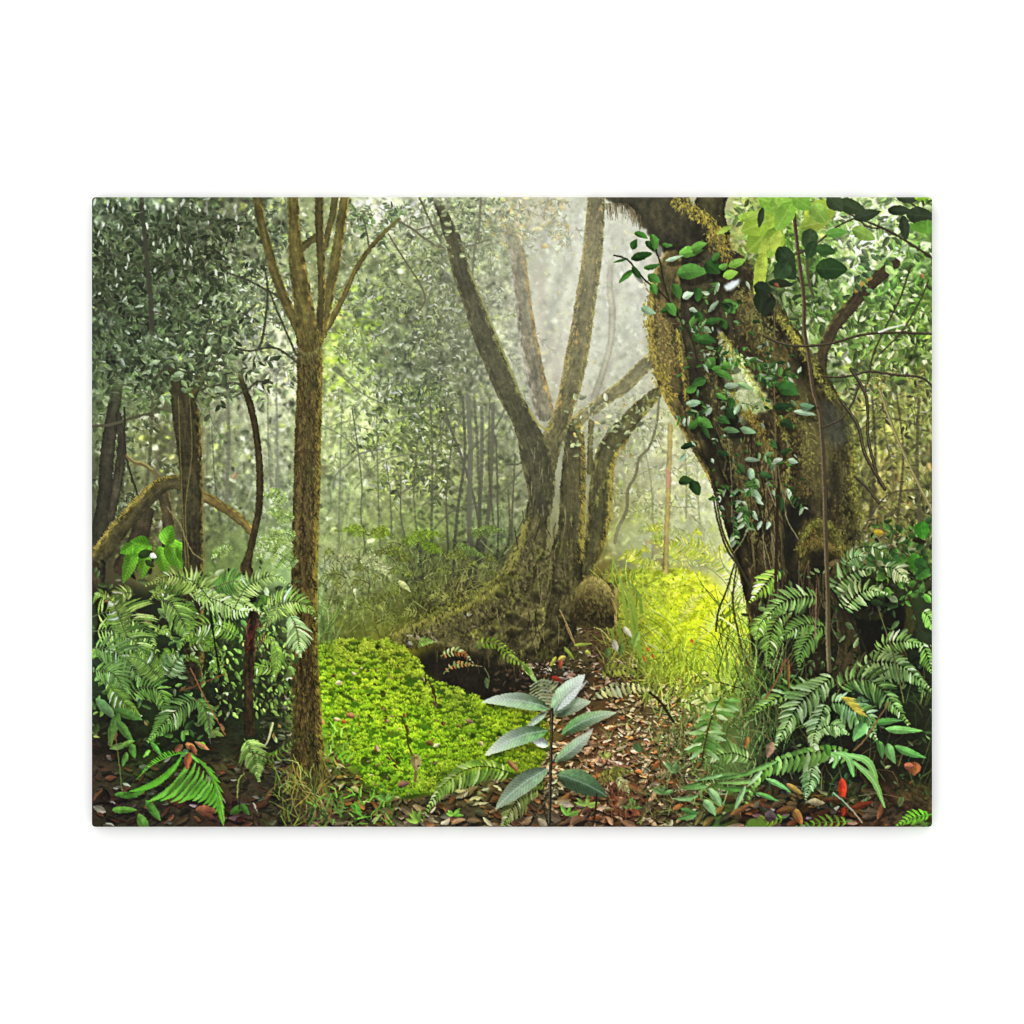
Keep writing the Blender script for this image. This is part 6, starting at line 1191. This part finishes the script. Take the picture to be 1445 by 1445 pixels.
leaf(786, 1002, 60, 9, -.78, 'dce4e4', E_SAP, alpha=.7, veins=.2, two=0)
stroke([(779, 1000), (778, 1040), (777, 1085), (776, 1130), (775, 1166)], 2.0, 2.2, '2e2a20', E_SAP)
stroke([(778, 1003), (777, 1060), (775, 1120), (774, 1166)], .6, .6, '6a6450', E_SAP, alpha=.8)
stroke([(763, 1128), (770, 1150), (774, 1166)], .9, .9, '33281e'); stroke([(842, 1120), (840, 1145), (836, 1166)], 1.2, 1.3, '2c241c')

# tones of the floor brought back to the print's, then the organic nudge and a crisp finish
keepm = blur((~np.isin(IDM, [E_SLIM, E_DARK, E_THIN, E_MID, E_BIG, E_HOLL, E_SAP, E_STUMP, E_BFERN, E_RED])).astype(np.float32), 3) * sstep(770, 830, YY)
low = blur(IMG, 14)
rat = np.clip((GUIDE + .03) / (low + .03), .7, 1.7) ** .8
IMG = IMG * (1 + (rat - 1) * keepm[..., None])
warp(.55, .7, 3)
IMG += .33 * (IMG - blur(IMG, 1.5)) + .12 * (IMG - blur(IMG, 8))
np.clip(IMG, 0, 1, out=IMG)
IMG = np.clip(IMG, 0, 1) ** .96
gr = (1 - mist * .9)[..., None]
IMG *= 1 + gr * (np.array([1.0, 1.0, .97], np.float32) - 1)
LU = IMG.mean(-1, keepdims=True)
IMG = IMG * (1 + .12 * (LU - .36) * (1 - np.abs(2 * LU - .9) * .6) / (LU + .08))
fm = blur(np.isin(IDM, [E_FERN, E_RFERN]).astype(np.float32), .8)[..., None]
IMG = IMG * (1 + .10 * fm) + .012 * fm
mf = IDM == E_MFERN; hf = IDM == E_HFERN
IDM[mf & (YY < 1005)] = E_SFERN; IDM[mf & (XX > 815)] = E_PFERN; IDM[hf & (XX > 664)] = E_RHFERN; IDM[hf & (XX > 800)] = E_GFERN
# ---- the ink: a little softness, the weave's grain, darker turn at the fold
IMG *= (1 + .035 * look(T_PIX, XX * 1.0, YY * 1.0))[..., None]
np.clip(IMG, 0.02, 1, out=IMG)
# =====================================================================
# OBJECTS
# =====================================================================
def new_obj(name, verts, faces, mat, parent=None, cols=None, smooth=False):
    me = bpy.data.meshes.new(name)
    v = np.asarray(verts, np.float32); f = np.asarray(faces, np.int32)
    me.vertices.add(len(v)); me.vertices.foreach_set('co', v.ravel())
    k = f.shape[1]
    me.loops.add(f.size); me.loops.foreach_set('vertex_index', f.ravel())
    me.polygons.add(len(f)); me.polygons.foreach_set('loop_start', np.arange(0, f.size, k, dtype=np.int32))
    me.polygons.foreach_set('loop_total', np.full(len(f), k, np.int32))
    if smooth: me.polygons.foreach_set('use_smooth', np.ones(len(f), bool))
    me.update(calc_edges=True)
    if cols is not None:
        a = me.color_attributes.new('ink', 'FLOAT_COLOR', 'POINT')
        c = np.ones((len(v), 4), np.float32); c[:, :3] = cols
        a.data.foreach_set('color', c.ravel())
    me.materials.append(mat)
    o = bpy.data.objects.new(name, me); scene.collection.objects.link(o)
    if parent is not None: o.parent = parent
    return o

def mat_print():
    m = bpy.data.materials.new('printed_canvas'); m.use_nodes = True
    n = m.node_tree.nodes; l = m.node_tree.links; b = n['Principled BSDF']
    b.inputs['Roughness'].default_value = .85; b.inputs['Specular IOR Level'].default_value = .08
    at = n.new('ShaderNodeAttribute'); at.attribute_name = 'ink'
    tc = n.new('ShaderNodeTexCoord')
    outs = []
    for d, sc in (('X', 330.), ('Z', 300.)):       # warp and weft threads, about 1 mm and slubby
        w = n.new('ShaderNodeTexWave'); w.wave_type = 'BANDS'; w.bands_direction = d
        w.inputs['Scale'].default_value = sc / 2; w.inputs['Distortion'].default_value = 1.2; w.inputs['Detail'].default_value = 2; w.inputs['Detail Scale'].default_value = 3
        l.new(tc.outputs['Object'], w.inputs['Vector']); outs.append(w.outputs['Fac'])
    ad = n.new('ShaderNodeMath'); ad.operation = 'ADD'; l.new(outs[0], ad.inputs[0]); l.new(outs[1], ad.inputs[1])
    bu = n.new('ShaderNodeBump'); bu.inputs['Strength'].default_value = .12; bu.inputs['Distance'].default_value = .0004
    l.new(ad.outputs[0], bu.inputs['Height']); l.new(bu.outputs['Normal'], b.inputs['Normal'])
    l.new(at.outputs['Color'], b.inputs['Base Color'])
    return m
def mat_plain(name, col, rough=.9, nscale=60., amt=.03):
    m = bpy.data.materials.new(name); m.use_nodes = True
    n = m.node_tree.nodes; l = m.node_tree.links; b = n['Principled BSDF']
    b.inputs['Roughness'].default_value = rough; b.inputs['Specular IOR Level'].default_value = .1
    nz = n.new('ShaderNodeTexNoise'); nz.inputs['Scale'].default_value = nscale; nz.inputs['Detail'].default_value = 4
    tc = n.new('ShaderNodeTexCoord'); l.new(tc.outputs['Object'], nz.inputs['Vector'])
    r = n.new('ShaderNodeMapRange'); r.inputs['To Min'].default_value = 1 - amt; r.inputs['To Max'].default_value = 1.0
    l.new(nz.outputs['Fac'], r.inputs['Value'])
    mx = n.new('ShaderNodeMixRGB'); mx.blend_type = 'MULTIPLY'; mx.inputs['Fac'].default_value = 1; mx.inputs['Color1'].default_value = (*col, 1)
    l.new(r.outputs['Result'], mx.inputs['Color2']); l.new(mx.outputs['Color'], b.inputs['Base Color'])
    return m

# ---- the white wall behind
S = 3.0
wall = new_obj('backdrop', [(-S, 0, -S), (S, 0, -S), (S, 0, S), (-S, 0, S)], [(0, 1, 2, 3)], mat_plain('white_paint', (.86, .86, .86), amt=.01))
wall['kind'] = 'structure'

# ---- the canvas: a flat printed front that turns over a small radius into the printed sides
lin = np.where(IMG <= .04045, IMG / 12.92, ((IMG + .055) / 1.055) ** 2.4).astype(np.float32) / INK
np.clip(lin, 0, .93, out=lin)
gx = (np.arange(W) / (W - 1) - .5) * CW; gz = (.5 - np.arange(H) / (H - 1)) * CH
X = np.repeat(gx[None, :], H, 0); Z = np.repeat(gz[:, None], W, 1)
RC, RB = 4.6 / PXM, 3.2 / PXM       # corner radius, fold radius
qx = np.abs(X) - (CW / 2 - RC); qz = np.abs(Z) - (CH / 2 - RC)
inc = (qx > 0) & (qz > 0)
qd = np.hypot(qx, qz); kk = np.where(inc & (qd > RC), RC / np.maximum(qd, 1e-9), 1)
X = np.where(inc, np.sign(X) * (CW / 2 - RC + qx * kk), X); Z = np.where(inc, np.sign(Z) * (CH / 2 - RC + qz * kk), Z)
edge = np.where(inc, RC - np.minimum(qd, RC), np.minimum(CW / 2 - np.abs(X), CH / 2 - np.abs(Z)))   # distance in from the outline
tt = np.clip(1 - edge / RB, 0, 1)
Y = -CD + RB * (1 - np.sqrt(np.clip(1 - tt * tt, 0, 1)))
VERT = np.stack([X, Y, Z], -1).reshape(-1, 3); LIN = lin.reshape(-1, 3)
ii, jj = np.mgrid[0:H - 1, 0:W - 1]
A = (ii * W + jj).ravel()
QUADS = np.stack([A, A + W, A + W + 1, A + 1], 1)
QID = IDM[:-1, :-1].ravel()

canvas = bpy.data.objects.new('canvas_print', None); scene.collection.objects.link(canvas)
canvas.empty_display_size = .1; canvas.location = (0, 0, -CH / 2)
canvas['label'] = 'wide frameless canvas print of a misty mossy forest hung on the white wall'
canvas['category'] = 'canvas print'
PM = mat_print()
def local(v): return v - np.array([0, 0, -CH / 2], np.float32)
def piece(idn, name, parent):
    q = QUADS[QID == idn]
    u, inv = np.unique(q, return_inverse=True)
    o = new_obj(name, local(VERT[u]), inv.reshape(q.shape), PM, parent, LIN[u], smooth=True)
    return o
front = piece(0, 'printed_front', canvas)
front['label'] = 'flat printed face showing misty woodland'
for k, (nm, lab) in ELEMENTS.items():
    if (QID == k).sum() < 60: continue
    o = piece(k, nm, front); o['label'] = lab
# sides: the print carries on round the fold to the wall
per = [(0, j) for j in range(W)] + [(i, W - 1) for i in range(1, H)] + [(H - 1, j) for j in range(W - 2, -1, -1)] + [(i, 0) for i in range(H - 2, 0, -1)]
pi = np.array([i * W + j for i, j in per]); cidx = [0, W - 1, W + H - 2, 2 * W + H - 3, len(pi)]
for s, (a, b) in enumerate(zip(cidx[:-1], cidx[1:])):
    idx = np.append(pi[a:b], pi[b % len(pi)])
    p = VERT[idx]; rows = []
    cols = []
    for k, y in enumerate(np.linspace(0, 1, 13)):
        r = p.copy(); r[:, 1] = p[:, 1] + (-.001 - p[:, 1]) * y; rows.append(r)
        ij = np.array(per)[np.append(np.arange(a, b), b % len(pi))]
        d = int(k * 2.1)                           # the picture is mirrored onto the sides
        si = np.clip(np.where(ij[:, 0] == 0, d, np.where(ij[:, 0] == H - 1, H - 1 - d, ij[:, 0])), 0, H - 1)
        sj = np.clip(np.where(ij[:, 1] == 0, d, np.where(ij[:, 1] == W - 1, W - 1 - d, ij[:, 1])), 0, W - 1)
        cols.append(lin[si, sj])
    m = len(idx); v = np.concatenate(rows); q = []
    for k in range(12):
        i0 = np.arange(m - 1) + k * m
        q.append(np.stack([i0, i0 + 1, i0 + m + 1, i0 + m], 1))
    new_obj('canvas_side', local(v), np.concatenate(q), PM, canvas, np.concatenate(cols))
# the wooden bars the cloth is stretched over
t, wd_, dp = .003, .038, .016
bars = []
def bar(x0, x1, z0, z1):
    y0, y1 = -.0015 - dp, -.0015
    v = [(x, y, z) for x in (x0, x1) for y in (y0, y1) for z in (z0, z1)]
    f = [(0, 1, 3, 2), (4, 6, 7, 5), (0, 4, 5, 1), (2, 3, 7, 6), (0, 2, 6, 4), (1, 5, 7, 3)]
    new_obj('stretcher_bar', local(np.array(v, np.float32)), f, wood, canvas)
wood = mat_plain('pine', (.55, .40, .24), amt=.2, nscale=30)
hw, hh = CW / 2 - t, CH / 2 - t
bar(-hw, hw, hh - wd_, hh); bar(-hw, hw, -hh, -hh + wd_)
bar(-hw, -hw + wd_, -hh + wd_ + .001, hh - wd_ - .001); bar(hw - wd_, hw, -hh + wd_ + .001, hh - wd_ - .001)
